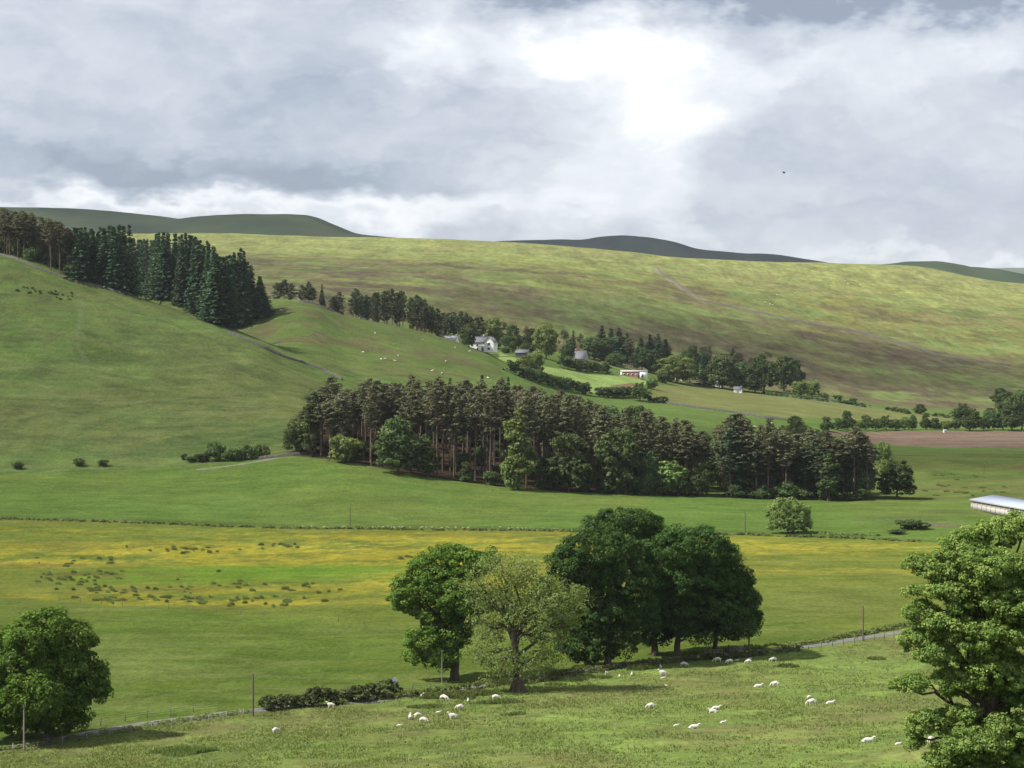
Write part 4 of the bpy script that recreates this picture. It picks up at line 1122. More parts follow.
# big tree by the camera, right edge
bespoke('sycamore_tree', 985, 840, 'large bright sycamore close by at the right edge, nearest tree to the viewer',
    [(998,532,32,15,-.3),(965,540,24,14,-.5),(1030,528,34,18,0),(955,556,26,12,-.8),(918,564,15,8,-.3),(938,570,22,10,-.6),(985,566,38,20,-1.),(1030,570,34,24,-.8),
     (915,590,14,6,-.3),(940,588,24,10,-.8),(962,596,30,16,-1.0),(1005,600,36,22,-1.1),(920,612,18,12,-.4),(945,622,28,16,-.8),(915,640,16,14,-.4),(985,632,36,22,-1.0),(1030,625,32,26,-.6),
     (935,652,24,12,-.6),(908,683,20,9,-.3),(900,689,12,6,0),(950,680,22,14,-.6),(985,670,30,18,-.9),(1020,680,34,24,-.6),(928,720,22,10,-.4),(955,712,22,8,-.6),(915,738,8,10,0),
     (970,740,36,20,-.8),(1005,735,34,26,-.8),(948,756,24,14,-.6),(1035,745,30,30,-.4),(960,775,34,20,-.6),(1000,780,40,24,-.6),(1050,600,30,50,0),(1055,680,30,50,0),(990,600,36,40,.6),(1000,680,40,40,.6)],
    M_SYC, M_BARK, 2700, 115, 0.46, 0.095, 8.0, 0.42, 40, (.6, 0), 150, d=132, fill=.03, low=.5, flat=.62, rmin=.62, shrink=.9)
# ---------------------------------------------------------------- hedges and bushes along boundaries
def foliage_strip(pts, w, h, per_m, leaf, m, seed, clump=0.7, var=0.25, dmin=0, dmax_pts=None, blades=False):
    """foliage mesh along a surveyed line; returns (mesh, origin)"""
    rng = np.random.default_rng(seed)
    W = [at(x, y, dmin) for x, y in pts]
    o = W[len(W) // 2]
    V = []; c = []; nr = []; ti = []
    for a_, b_ in zip(W[:-1], W[1:]):
        L = (b_ - a_).length; k = int(L * per_m) + 1
        dr = np.array((b_ - a_).normalized()); side = np.array((-dr[1], dr[0], 0))
        t = rng.random(k)
        for tt in t:
            q = a_.lerp(b_, float(tt)); s = rng.normal() * w * .26
            z = ground(q.x + side[0] * s, q.y + side[1] * s)
            hh = h * (0.75 + 0.5 * float(fbm(q.x / 2.6, q.y / 2.6, 3, seed % 7))) * (1 - 0.35 * min(1, abs(s / w * 2)) ** 2)
            n = 26
            d = rdir(n, rng); d[:, 2] = np.abs(d[:, 2])
            zz = hh * rng.uniform(0.15, 1.0) ** 0.7
            cc = np.array([q.x + side[0] * s, q.y + side[1] * s, z + zz - clump * .5]) + d * clump * rng.uniform(.4, 1, (n, 1)) * np.array([1, 1, .8])
            c.append(cc - np.array(o)); nr.append(unit(d + 0.5 * rdir(n, rng) + np.array([0, 0, .4])))
            ti.append(np.clip(rng.normal(.5, .2) + .14 * rng.normal(size=n), 0, 1))
    c = np.concatenate(c); nr = np.concatenate(nr); ti = np.concatenate(ti)
    Vq, Q = leaf_quads(c, nr, leaf * rng.uniform(.6, 1.3, len(c)), rng)
    return fast_mesh('hedge', Vq, Q, m, ti), o
HB = 1.0
def hedge(name, pts, w, h, label, m=None, per_m=3.0, leaf=.24, seed=1, clump=.7, dmin=0, group=None, cat='hedge', kind=None):
    me, o = foliage_strip(pts, w, h, per_m, leaf, m or M_HEDGE, seed, clump, dmin=dmin)
    ob = link(name, me); ob.location = o
    return tag(ob, label, cat, group, kind)

M_HEDGE2 = leaf_mat('leaves_roadside_hedge', K(.040,.052,.018), K(.070,.088,.030), K(.120,.135,.055), 0.25, 0.0)
hedge('hedge', [(262,711),(280,709),(300,707),(318,706)], 2.4, 2.1, 'clipped brownish hedge beside the lane, first stretch right of the tall pole', M_HEDGE2, 14, .22, 1)
hedge('hedge', [(308,706.5),(325,705),(338,704)], 2.6, 2.5, 'short middle stretch of the roadside hedge with a white sheep beside it', M_HEDGE2, 14, .22, 2)
hedge('hedge', [(344,703),(360,701),(378,699),(397,696)], 2.8, 2.6, 'tall dark stretch of roadside hedge ending at the round sign', M_HEDGE2, 18, .22, 3)
# farm hedges
hedge('hedge', [(507,372),(525,378.5),(545,384),(565,389),(589,395)], 4.5, 6.0, 'long dark curved hedge along the lower side of the bright farm field', M_HEDGE, 5.5, .6, 4, 1.5, 950)
hedge('hedge', [(597,396.5),(608,397.5),(620,397.5),(631,397)], 4.5, 5.6, 'short dark hedge at the lower right of the bright farm field', M_HEDGE, 5.5, .6, 5, 1.5, 950)
hedge('hedge', [(559,367),(572,370),(590,372),(608,373.5)], 6.0, 7.0, 'thick rounded hedge in front of the grey-roofed house', M_BROAD, 7, .6, 6, 1.6, 950)
hedge('hedge', [(648,402),(655,402.5),(668,403.5)], 4.0, 3.6, 'low dark hedge under the round tree by the pale field', M_HEDGE, 3.2, .5, 7, 1.2, 950)
hedge('hedge', [(760,394),(785,397),(812,400),(830,402)], 4, 2.6, 'straggling row of bushes on the lane right of the cottages', M_BROAD, 1.6, .5, 8, 1.2, 950)
hedge('hedge', [(834,402),(848,404),(870,408)], 3.5, 2.4, 'dark field hedge on the far lane, left stretch', M_HEDGE, 3, .5, 9, 1.0, 950)
hedge('hedge', [(884,409.5),(896,411.5),(909,414)], 3.5, 2.8, 'dark field hedge on the far lane, short right stretch', M_HEDGE, 3, .5, 10, 1.0, 950)
hedge('hedge', [(933,416),(950,418),(970,420),(986,421)], 3.5, 2.2, 'thin far hedge behind the tree line on the right', M_HEDGE, 2.5, .5, 11, 1.0, 1000)
put('hawthorn_tree', BDARK[0], 16, 13, 640, 401, 382, 20, 'dark round tree standing on the hedge corner between the two farm fields', None, 950)
put('bush', BUSHES[2], 4, 5, 651, 389, 379, 10, 'round bush below the right end of the brick building', None, 950)
for x, y, w in [(800,390,30),(812,391,24)]:
    put('bush', BUSHP[x % 2], 4, 5, x, 396, 382, w * .6, 'grey green bush at the end of the cottage tree belt beside the green slope', 'grey bushes at the end of the cottage belt', 950)
for x, yb, yt, w in [(824,399,393,9),(838,400,395,8),(853,403,398,7)]:
    put('bush', BUSHES[x % 3], 4, 5, x, yb, yt, w, 'small dark bush on the bank of the farm lane right of the cottage belt', 'lane bank bushes right of the cottages', 950)
put('broadleaf_tree', BDARK[1], 16, 13, 920, 414, 404, 13, 'small round dark tree on the far lane hedge left of the belt trees', None, 1000)
# bushes at the foot of the left hill
for x, yb, yt, w, lab in [(18,469,462,11,'small dark bush at the foot of the left hill, nearest the left edge'),(80,466,458.5,10,'round dark gorse bush at the hill foot, left of a pair'),(103,466,459.5,9,'round dark gorse bush at the hill foot, right of a pair'),(184,460,453.5,6,'tiny dark bush at the left end of the hillside thicket')]:
    put('bush', BUSHES[x % 3], 4, 5, x, yb, yt, w, lab)
for x, yb, yt, w, pr in [(191,462,456,10,BUSHES[0]),(203,461.5,453,16,BUSHES[1]),(216,461,442.5,16,BUSHES[2]),(228,461,453,12,BUSHES[0]),(236,460.5,448,17,BUSHES[1]),(247,459.5,445,14,BUSHES[2]),(255,458.5,444,11,BUSHP[0]),(264,457.5,446,12,BUSHP[1])]:
    put('bush', pr, 4, 5, x, yb, yt, w, 'bush in the thicket beside the stony track below the left hill', 'thicket bushes beside the stony track')
put('bush', BUSHES[0], 4, 5, 912, 529, 520, 30, 'spreading grey green scrub beside the ditch left of the long barn')
put('bush', BUSHES[1], 4, 5, 897, 534, 529, 16, 'low scrub on the field ditch right of the small round tree')
# scattered gorse on the hill
rng = np.random.default_rng(21)
for i in range(26):
    x = 16 + rng.random() * 56; y = 289 + (x - 20) * .17 + rng.normal() * 2.6
    put('gorse_bush', BUSHES[i % 3], 4, 5, x, y, y - rng.uniform(1.0, 2.1), rng.uniform(1.4, 3.0), 'tiny dark gorse bush in the scattered cluster high on the left hill', 'gorse scattered high on the left hill')

# ---------------------------------------------------------------- stone walls
M_STONE = simple_mat('dry_stone', (.045,.044,.036), (.12,.115,.10), 1.4, 0.95, 6, 0.6)
def stone_wall(pts, h, w, label, dmin=0, step=2.0):
    W = [at(x, y, dmin) for x, y in pts]; P = [W[0]]
    for a_, b_ in zip(W[:-1], W[1:]):
        k = max(1, int((b_ - a_).length / step))
        P += [a_.lerp(b_, i / k) for i in range(1, k + 1)]
    o = P[len(P) // 2].copy(); V = []; Q = []
    rng = np.random.default_rng(int(pts[0][0]))
    for i, p in enumerate(P):
        t = P[min(i + 1, len(P) - 1)] - P[max(i - 1, 0)]; n = Vector((-t.y, t.x, 0)).normalized()
        hh = h * rng.uniform(.8, 1.12); z = ground(p.x, p.y)
        for s, zz in ((-.5, -.3), (-.36, hh * .95), (0, hh * 1.05), (.36, hh * .95), (.5, -.3)):
            q = p + n * s * w
            V.append((q.x - o.x, q.y - o.y, z + zz - o.z))
    for i in range(len(P) - 1):
        for k in range(4): Q.append((i*5+k, i*5+k+1, (i+1)*5+k+1, (i+1)*5+k))
    ob = link('stone_wall', fast_mesh('stone_wall', V, Q, M_STONE)); ob.location = o
    return tag(ob, label, 'wall')
stone_wall([(226,332),(242,338.5),(262,347.5),(285,357.5),(305,364),(325,371),(342,380)], 1.0, .7, 'grey dry stone wall running down the dip between the two green hills')
stone_wall([(0,255),(20,261),(38,269),(60,276),(80,283),(124,295),(160,302)], .8, .7, 'dry stone wall along the front of the hill-crest plantation')
stone_wall([(650,401),(669,404),(700,408.5),(735,413),(765,418),(786,420.5)], 1.2, .9, 'long grey field wall crossing below the pale field by the cottages', 950)
stone_wall([(258,293.8),(275,296),(300,302),(330,310.5),(360,318.5),(400,326)], 1.0, .8, 'pale dry stone wall along the crest of the green ridge by the pines', 900)
stone_wall([(657,268),(666,277),(684,290),(702,301),(745,310),(800,322),(860,333),(905,344),(930,353),(1010,366)], 1.5, 1.2, 'long dark stone wall winding down and across the big open moor', 1300, 8.0)
stone_wall([(812,398),(840,402.5),(862,405.5)], 1.4, .9, 'low grey wall beside the farm lane right of the cottages', 950)
stone_wall([(258,459.5),(285,456.5),(312,453.5)], 1.0, 1.0, 'broken low stone bank beside the track at the left tip of the wood')

# ---------------------------------------------------------------- buildings
M_WHITE = simple_mat('limewash', (.66,.66,.63), (.80,.80,.77), 1.0, .85, 4)
M_SLATE = simple_mat('slate', (.085,.088,.10), (.15,.155,.17), 1.2, .7, 5, .2)
M_PALESLATE = simple_mat('pale_slate', (.28,.28,.285), (.40,.40,.41), 1.2, .7, 5)
M_CREAM = simple_mat('cream_render', (.26,.25,.22), (.36,.34,.30), 1.0, .9, 4)
M_BRICK = simple_mat('red_brick', (.32,.15,.10), (.44,.24,.17), 2.0, .9, 5)
M_DARKW = simple_mat('dark_boards', (.05,.055,.07), (.09,.095,.115), 1.5, .8, 5, stretch=(4,4,.4))
M_GLASSD = simple_mat('window_glass', (.02,.025,.03), (.05,.06,.07), .5, .1, 2, spec=.5)
M_TIMBER = simple_mat('weathered_timber', (.26,.235,.20), (.42,.39,.35), 1.5, .9, 6, .2, stretch=(3,3,.35))
M_TIN = simple_mat('pale_roof_sheet', (.27,.31,.39), (.36,.40,.48), .5, .5, 4, stretch=(6,.3,.3))
M_CONC = simple_mat('concrete', (.34,.32,.29), (.44,.42,.38), .8, .9, 4)

def gable_house(e, L, Wd, He, Hr, wall_m, roof_m, over=.35, wallname='wall'):
    """gabled block along local x; length L, depth Wd, eaves He, ridge Hr"""
    a = Acc(); x = L / 2; y = Wd / 2
    V = [(-x,-y,-1),(x,-y,-1),(x,y,-1),(-x,y,-1),(-x,-y,He),(x,-y,He),(x,y,He),(-x,y,He),(-x,0,Hr-.02),(x,0,Hr-.02)]
    a.add(V, [(0,1,5,4),(2,3,7,6)])
    a.add([V[0],V[4],V[8],V[7],V[3],V[1],V[5],V[9],V[6],V[2]], [(4,0,1,3),(5,9,8,6)])
    a.add([V[4],V[8],V[7],V[5],V[9],V[6], ((V[4][0]),0,He), (V[5][0],0,He)], [(0,6,1,1),(2,1,6,6),(3,4,7,7),(5,7,4,4)])
    me = bpy.data.meshes.new(wallname)
    me.from_pydata(V, [], [(0,1,5,4),(2,3,7,6),(3,0,4,8,7),(1,2,6,9,5)]); me.materials.append(wall_m)
    w_ = link(wallname, me, e)
    r = Acc()
    sl = (Hr - He) / y; o = over; t = .22
    for s in (-1, 1):
        p0 = (s * (y + o), He - sl * o + .05); p1 = (0, Hr + .05)
        V = []
        for xx in (-x - o, x + o):
            V += [(xx, p0[0], p0[1]), (xx, p1[0], p1[1]), (xx, p1[0], p1[1] + t), (xx, p0[0], p0[1] + t)]
        r.add(V, [(0,1,2,3),(7,6,5,4),(0,4,5,1),(3,2,6,7),(0,3,7,4),(1,5,6,2)])
    rf = link('roof', r.mesh('roof', roof_m), e)
    return w_, rf
def part_box(name, e, c, size, m):
    a = Acc(); a.box((0, 0, 0), size); o = link(name, a.mesh(name, m), e); o.location = c; return o
def window(e, c, w, h, axis='y', sgn=-1, fm=None):
    """frame with a pane set in it, on a wall facing local y or x"""
    sz = (w, .12, h) if axis == 'y' else (.12, w, h)
    f = part_box('window', e, c, sz, fm or M_WHITE)
    pz = (w - .24, .06, h - .24) if axis == 'y' else (.06, w - .24, h - .24)
    p = part_box('pane', f, (0, .05 * sgn, 0) if axis == 'y' else (.05 * sgn, 0, 0), pz, M_GLASSD)
    return f
def house_at(name, x, y, rot, label, cat='house', dmin=950):
    p = at(x, y, dmin)
    return empty(name, p, label, cat, None, rot)
rad = math.radians
# white farmhouse: long range with a cross gable at its right end
e = house_at('farmhouse', 481, 350.5, rad(-14), 'white two-gabled farmhouse with grey slate roof above the green ridge')
_, rf = gable_house(e, 11.5, 6.5, 4.2, 7.0, M_WHITE, M_SLATE)
for cx in (-4.9, 1.6):
    c = part_box('chimney', rf, (cx, 0, 7.5), (.8, .8, 1.5), M_CREAM); part_box('chimney_pot', c, (0, 0, .95), (.3, .3, .4), M_BRICK)
for cx in (-4, -1.2):
    window(e, (cx, -3.29, 2.9), 1.0, 1.3); window(e, (cx, -3.29, .9), 1.0, 1.2)
g2 = Acc()
wing_pts = [(3.2,-5.6,-1),(8.2,-5.6,-1),(8.2,3,-1),(3.2,3,-1),(3.2,-5.6,4.3),(8.2,-5.6,4.3),(8.2,3,4.3),(3.2,3,4.3),(5.7,-5.6,6.9),(5.7,3,6.9)]
me = bpy.data.meshes.new('gable_wing'); me.from_pydata(wing_pts, [], [(0,1,5,8,4),(2,3,7,9,6),(1,2,6,5),(3,0,4,7)]); me.materials.append(M_WHITE)
wg = link('gable_wing', me, e)
r = Acc()
for s in (-1, 1):
    V = []
    for yy in (-5.95, 3.3):
        V += [(5.7 + s * 2.85, yy, 4.0), (5.7, yy, 6.98), (5.7, yy, 7.2), (5.7 + s * 2.85, yy, 4.22)]
    r.add(V, [(0,1,2,3),(7,6,5,4),(0,4,5,1),(3,2,6,7),(0,3,7,4),(1,5,6,2)])
link('wing_roof', r.mesh('wing_roof', M_SLATE), e)
window(e, (5.7, -5.68, 3.4), 1.3, 1.4); window(e, (5.7, -5.68, .9), 1.5, 1.3); window(e, (8.29, -1.5, 3.0), 1.0, 1.2, 'x', 1)
d = part_box('door', e, (1.6, -3.3, .6), (.95, .12, 2.0), M_DARKW); part_box('handle', d, (.3, -.09, 0), (.08, .08, .2), M_TIN)
# white outbuilding on the ridge
LBL_OUT = 'white-walled outbuilding with a pale roof, half hidden by the green ridge'
e = empty('outbuilding', at_d(448, 1120) + Vector((0, 0, 2.6)), LBL_OUT, 'building', None, rad(-16))
_, rf = gable_house(e, 11, 6, 3.0, 5.6, M_WHITE, M_PALESLATE)
for cx in (-4.0, 4.9): part_box('chimney', rf, (cx, 0, 6.0), (.7, .7, 1.2), M_CREAM)
window(e, (-3, -3.05, 1.8), 1.0, 1.1); window(e, (1, -3.05, 1.8), 1.0, 1.1); window(e, (5.55, 0, 2.2), 1.0, 1.2, 'x', 1)
# black open-fronted shed
e = house_at('shed', 523, 357.5, rad(-12), 'low dark shed with a blue-grey roof and a black open front', 'shed')
gable_house(e, 7.5, 8.5, 2.7, 4.5, M_DARKW, M_SLATE)
part_box('door', e, (.6, -4.28, 1.3), (3.4, .1, 2.5), M_GLASSD)  # dark panel standing in for the shaded open front, no door leaf
# grey-roofed house with a steep roof
e = house_at('cottage', 581, 362, rad(-28), 'cream cottage with a very steep grey slate roof and a dark gable', 'house'); e.scale = (.84, .84, .84)
_, rf = gable_house(e, 9.5, 8.0, 2.4, 8.4, M_CREAM, M_SLATE)
c = part_box('chimney', rf, (-4.2, 0, 9.2), (.9, .9, 1.8), M_BRICK); part_box('chimney_pot', c, (0, 0, 1.05), (.3, .3, .35), M_BRICK)
part_box('gable_boards', e, (-4.82, 0, 4.6), (.12, 2.6, 2.6), M_DARKW)
part_box('lean_to', e, (-2.5, -5.35, .8), (7.0, 2.6, 2.8), M_WHITE)
window(e, (-1, -6.71, 1.2), 1.0, 1.1); window(e, (-4, -6.71, 1.2), 1.0, 1.1); window(e, (3.0, -4.06, 1.4), 1.0, 1.1)
# long low brick building
e = house_at('stable', 634, 377.5, rad(-4), 'long low building of red brick with a white right end, above the bright field', 'building')
gable_house(e, 16.5, 5, 3.6, 4.4, M_BRICK, M_PALESLATE, .25)
part_box('white_end', e, (6.0, -2.56, 1.4), (4.8, .16, 4.3), M_WHITE); part_box('white_end', e, (-7.8, -2.56, 1.4), (1.2, .16, 4.3), M_WHITE)
part_box('gable_panel', e, (8.3, 0, 1.4), (.14, 4.6, 4.3), M_WHITE)
for cx in (-6, -3.6, -1.0, 1.6): window(e, (cx, -2.55, 1.9), 1.1, 1.2)
d = part_box('door', e, (2.9, -2.57, 1.0), (1.1, .1, 2.2), M_DARKW); part_box('handle', d, (.35, -.08, 0), (.08, .08, .2), M_TIN)
part_box('door', e, (5.2, -2.68, 1.0), (1.2, .08, 2.2), M_DARKW)
# cottages under the tree belt
for x, y, rot, L, lab in [(679,380,-8,6,'tiny white cottage half hidden under the wide pale tree'), (719,387,-6,6,'small pale cottage hidden in shade under the middle belt trees'), (738,392.5,-10,6.5,'white cottage gable showing below the trees by the lane')]:
    e = house_at('cottage', x, y, rad(rot), lab); e.scale = (.8, .8, .8)
    _, rf = gable_house(e, L, 5, 2.8, 4.6, M_WHITE, M_SLATE)
    part_box('chimney', rf, (L * .4, 0, 4.9), (.6, .6, 1.2), M_CREAM)
    window(e, (-1.4, -2.55, 1.5), .9, 1.1); window(e, (1.6, -2.55, 1.5), .9, 1.1)
    part_box('door', e, (.1, -2.56, 1.0), (.9, .1, 2.0), M_DARKW)
e = house_at('hut', 945, 432.5, rad(5), 'tiny white hut at the hedge foot on the top edge of the brown field', 'hut', 880); e.scale = (.7, .7, .7)
gable_house(e, 2.6, 2.0, 1.5, 2.1, M_WHITE, M_TIN, .12); part_box('door', e, (.4, -1.05, .6), (.7, .08, 1.3), M_DARKW)
# long barn on the right
p = at(971, 508)
pf = Vector((p.x, p.y, p.z))
# long axis runs right and towards the viewer
yaw = rad(-84)
BL, BW = 62.0, 15.0
ax = Vector((math.cos(yaw), math.sin(yaw), 0)); ay = Vector((-math.sin(yaw), math.cos(yaw), 0))
cen = pf + ax * BL / 2 + ay * BW / 2
e = empty('barn', (cen.x, cen.y, p.z), 'long weathered timber barn with a pale blue-white sheet roof, partly behind the big right tree', 'barn', None, yaw)
_, rf = gable_house(e, BL, BW, 2.6, 3.9, M_TIMBER, M_TIN, .4, 'wall')
for i in range(12):
    xx = -BL / 2 + 4 + i * 4.9
    part_box('ridge_vent', rf, (xx, .25, 4.14), (2.6, .5, .22), M_DARKW)
part_box('plinth', e, (0, -BW / 2 - .06, .35), (BL - .2, .16, 1.9), M_CONC)
for i in range(15): part_box('post', e, (-BL / 2 + 2 + i * 4.2, -BW / 2 - .12, 1.2), (.25, .2, 2.7), M_TIMBER)
part_box('door', e, (6.5, -BW / 2 - .1, 1.0), (3.2, .12, 2.6), M_DARKW)
part_box('eave_board', e, (0, -BW / 2 - .43, 2.48), (BL + .7, .06, .3), M_TIMBER)

# ---------------------------------------------------------------- poles, sign, fences, gate
M_POLE = simple_mat('pole_timber', (.085,.07,.055), (.15,.125,.10), 2.0, .9, 5, stretch=(4,4,.3))
M_PPOLE = simple_mat('pole_timber_pale', (.18,.165,.135), (.27,.25,.21), 2.0, .9, 5, stretch=(4,4,.3))
M_METAL = simple_mat('galvanised', (.45,.46,.47), (.6,.6,.6), 2, .5, 3, metallic=.3)
POLES = []
def pole(x, yb, yt, label, m=None, r=.16, dmin=0):
    p = at(x, yb, dmin); h = (yb - yt) * p.y / F
    e = empty('telegraph_pole', p, label, 'pole')
    a = Acc(); a.tube([(0,0,-.6),(0,0,h*.5),(0,0,h)], [r, r*.85, r*.7], 8); a.tube([(0,0,h-.01),(0,0,h+.03)], [r*.7, .01], 8)
    link('shaft', a.mesh('shaft', m or M_POLE, True), e)
    b = Acc(); b.tube([(r*.6,0,h-.35),(r*1.6,0,h-.35),(r*1.7,0,h-.12)], [.03,.03,.05], 6); link('insulator', b.mesh('insulator', M_WHITE), e)
    POLES.append((p, h)); return e
pole(24, 751, 704, 'pale wooden pole in front of the large oak at the left edge', M_PPOLE, .13)
pole(253, 716, 674, 'dark pole standing at the left end of the roadside hedge')
pole(442, 684, 650, 'thin pale pole beside the trunk of the leafy ash at the lane', M_PPOLE, .09)
pole(749, 656, 625, 'dark pole at the right side of the clump of dark trees by the lane')
pole(863, 641, 606, 'tall dark pole standing alone by the lane on the right')
pole(350, 526, 506, 'short dark pole on the ditch above the buttercup field, left of the clump', None, .16)
pole(745, 532, 511.5, 'dark pole on the ditch just left of the small round yellow-green tree', None, .16)
pole(984, 474, 463, 'tiny far pole on the rough grass below the brown field', None, .14, 600)
pole(122, 523, 515, 'tiny pale leaning post on the ditch at the far left of the buttercup field', M_PPOLE, .10)
wm = simple_mat('wire', (.03,.03,.03), (.05,.05,.05))
def wire(i, j, sag, label):
    (p, h), (q, g_) = POLES[i], POLES[j]
    a_ = p + Vector((0, 0, h - .1)); b_ = q + Vector((0, 0, g_ - .1)); L = (b_ - a_).length
    P = [np.array(a_.lerp(b_, t)) - np.array((0, 0, 4 * sag * t * (1 - t))) - np.array(a_) for t in np.linspace(0, 1, 24)]
    a = Acc(); a.tube(P, [.018] * 24, 4)
    o = link('overhead_wire', a.mesh('overhead_wire', wm)); o.location = a_; tag(o, label, 'wire')
wire(0, 1, 1.0, 'thin sagging wire between the pale pole by the oak and the dark hedge pole')
wire(1, 2, 1.0, 'thin wire from the dark hedge pole to the pale pole by the ash')
wire(2, 3, 1.6, 'thin wire crossing behind the lane-side clump of trees')
wire(3, 4, 1.0, 'thin wire between the pole at the dark trees and the lone lane pole')
wire(5, 6, 2.0, 'thin far wire above the top edge of the buttercup field')
# road sign
p = at(395, 697); e = empty('road_sign', p, 'small round pale sign on a post at the end of the tall hedge', 'sign')
a = Acc(); a.tube([(0,0,-.3),(0,0,2.5)], [.05,.05], 6); link('post', a.mesh('post', M_METAL), e)
a = Acc(); ang = np.linspace(0, 2*PI, 17)[:-1]
V = [(math.cos(t)*.42, -.07, 2.5+math.sin(t)*.42) for t in ang] + [(math.cos(t)*.42, -.04, 2.5+math.sin(t)*.42) for t in ang] + [(0,-.07,2.5),(0,-.04,2.5)]
me = bpy.data.meshes.new('disc'); me.from_pydata(V, [], [(i,(i+1)%16,32) for i in range(16)] + [((i+1)%16+16,i+16,33) for i in range(16)] + [(i,i+16,(i+1)%16+16,(i+1)%16) for i in range(16)]); me.materials.append(M_PALESLATE)
link('disc', me, e)
# post and wire fences
pm = Acc(); pm.box((0,0,.35), (.10,.10,1.5)); POST_D = pm.mesh('post', M_POLE); pm = Acc(); pm.box((0,0,.3), (.11,.11,1.4)); POST_P = pm.mesh('post', M_PPOLE)
def fence(path, spacing, post, label, offset=0.0, wires=True):
    """path: ground xy points"""
    P = [Vector((p[0], p[1], 0)) for p in path]; pts = []; acc = 0
    for a_, b_ in zip(P[:-1], P[1:]):
        L = (b_ - a_).length; dr = (b_ - a_) / L; n = Vector((-dr.y, dr.x, 0))
        while acc < L:
            q = a_ + dr * acc + n * offset; pts.append(Vector((q.x, q.y, ground(q.x, q.y)))); acc += spacing
        acc -= L
    o = pts[0]; e = empty('fence', o, label, 'fence')
    for q in pts[:100]:
        c = link('post', post, e); c.location = q - o + Vector((random.uniform(-.05,.05), 0, random.uniform(-.12,.06))); c.rotation_euler = (random.uniform(-.05,.05), random.uniform(-.05,.05), random.random())
    a = Acc()
    for hz in (1.0, .7, .4):
        a.tube([np.array(q - o) + np.array((0, 0, hz)) for q in pts], [.006] * len(pts), 4)
    if wires: link('wire', a.mesh('wire', M_METAL), e)
    return e
def road_span(x0, x1): return [p for p in ROADP if x0 <= 512 + F * p[0] / p[1] <= x1]
fence(road_span(-20, 250), 3.4, POST_P, 'post and wire fence on the near side of the lane, left of the hedge', -3.0)
fence(road_span(-20, 240), 4.2, POST_D, 'dark post and wire fence on the far side of the lane at left', 3.2)
fence(road_span(540, 730), 3.2, POST_D, 'post and wire fence under the dark clump of trees', -3.2)
fence(road_span(760, 905), 3.2, POST_D, 'post and wire fence below the lane on the right of the clump', -2.8)
fence(road_span(396, 470), 3.2, POST_D, 'short post and wire fence between the round sign and the leafy ash', 3.2)
for pts, lab in [([(60,601),(140,607),(205,611),(300,619),(410,628)], 'distant post fence along the lower edge of the buttercup field'), ([(0,520.5),(100,523.5),(200,526.5),(340,530)], 'distant post fence along the ditch at the top of the buttercup field')]:
    fence([at(x, y)[:2] for x, y in pts], 6.0 if 'lower' in lab else 8.0, POST_D, lab, wires=False)
def gate(x, y, L, rot, label):
    p = at(x, y); e = empty('field_gate', p, label, 'gate', None, rot)
    for s in (-1, 1): part_box('post', e, (s * (L / 2 + .15), 0, .55), (.2, .2, 1.9), M_POLE)
    a = Acc()
    for z in (.25, .5, .75, 1.0, 1.25): a.box((0, 0, z), (L, .05, .09))
    for xx in (-L / 2 + .06, L / 2 - .06): a.box((xx, .04, .75), (.1, .05, 1.15))
    a.box((0, -.06, .75), (.09, .05, 1.15), 0)
    link('bars', a.mesh('bars', M_TIMBER), e)
gate(714, 657, 3.2, rad(12), 'wooden five-barred gate beside the trunk at the right end of the clump')
gate(737, 653.5, 2.6, rad(10), 'smaller wooden gate left of the pole by the dark trees')

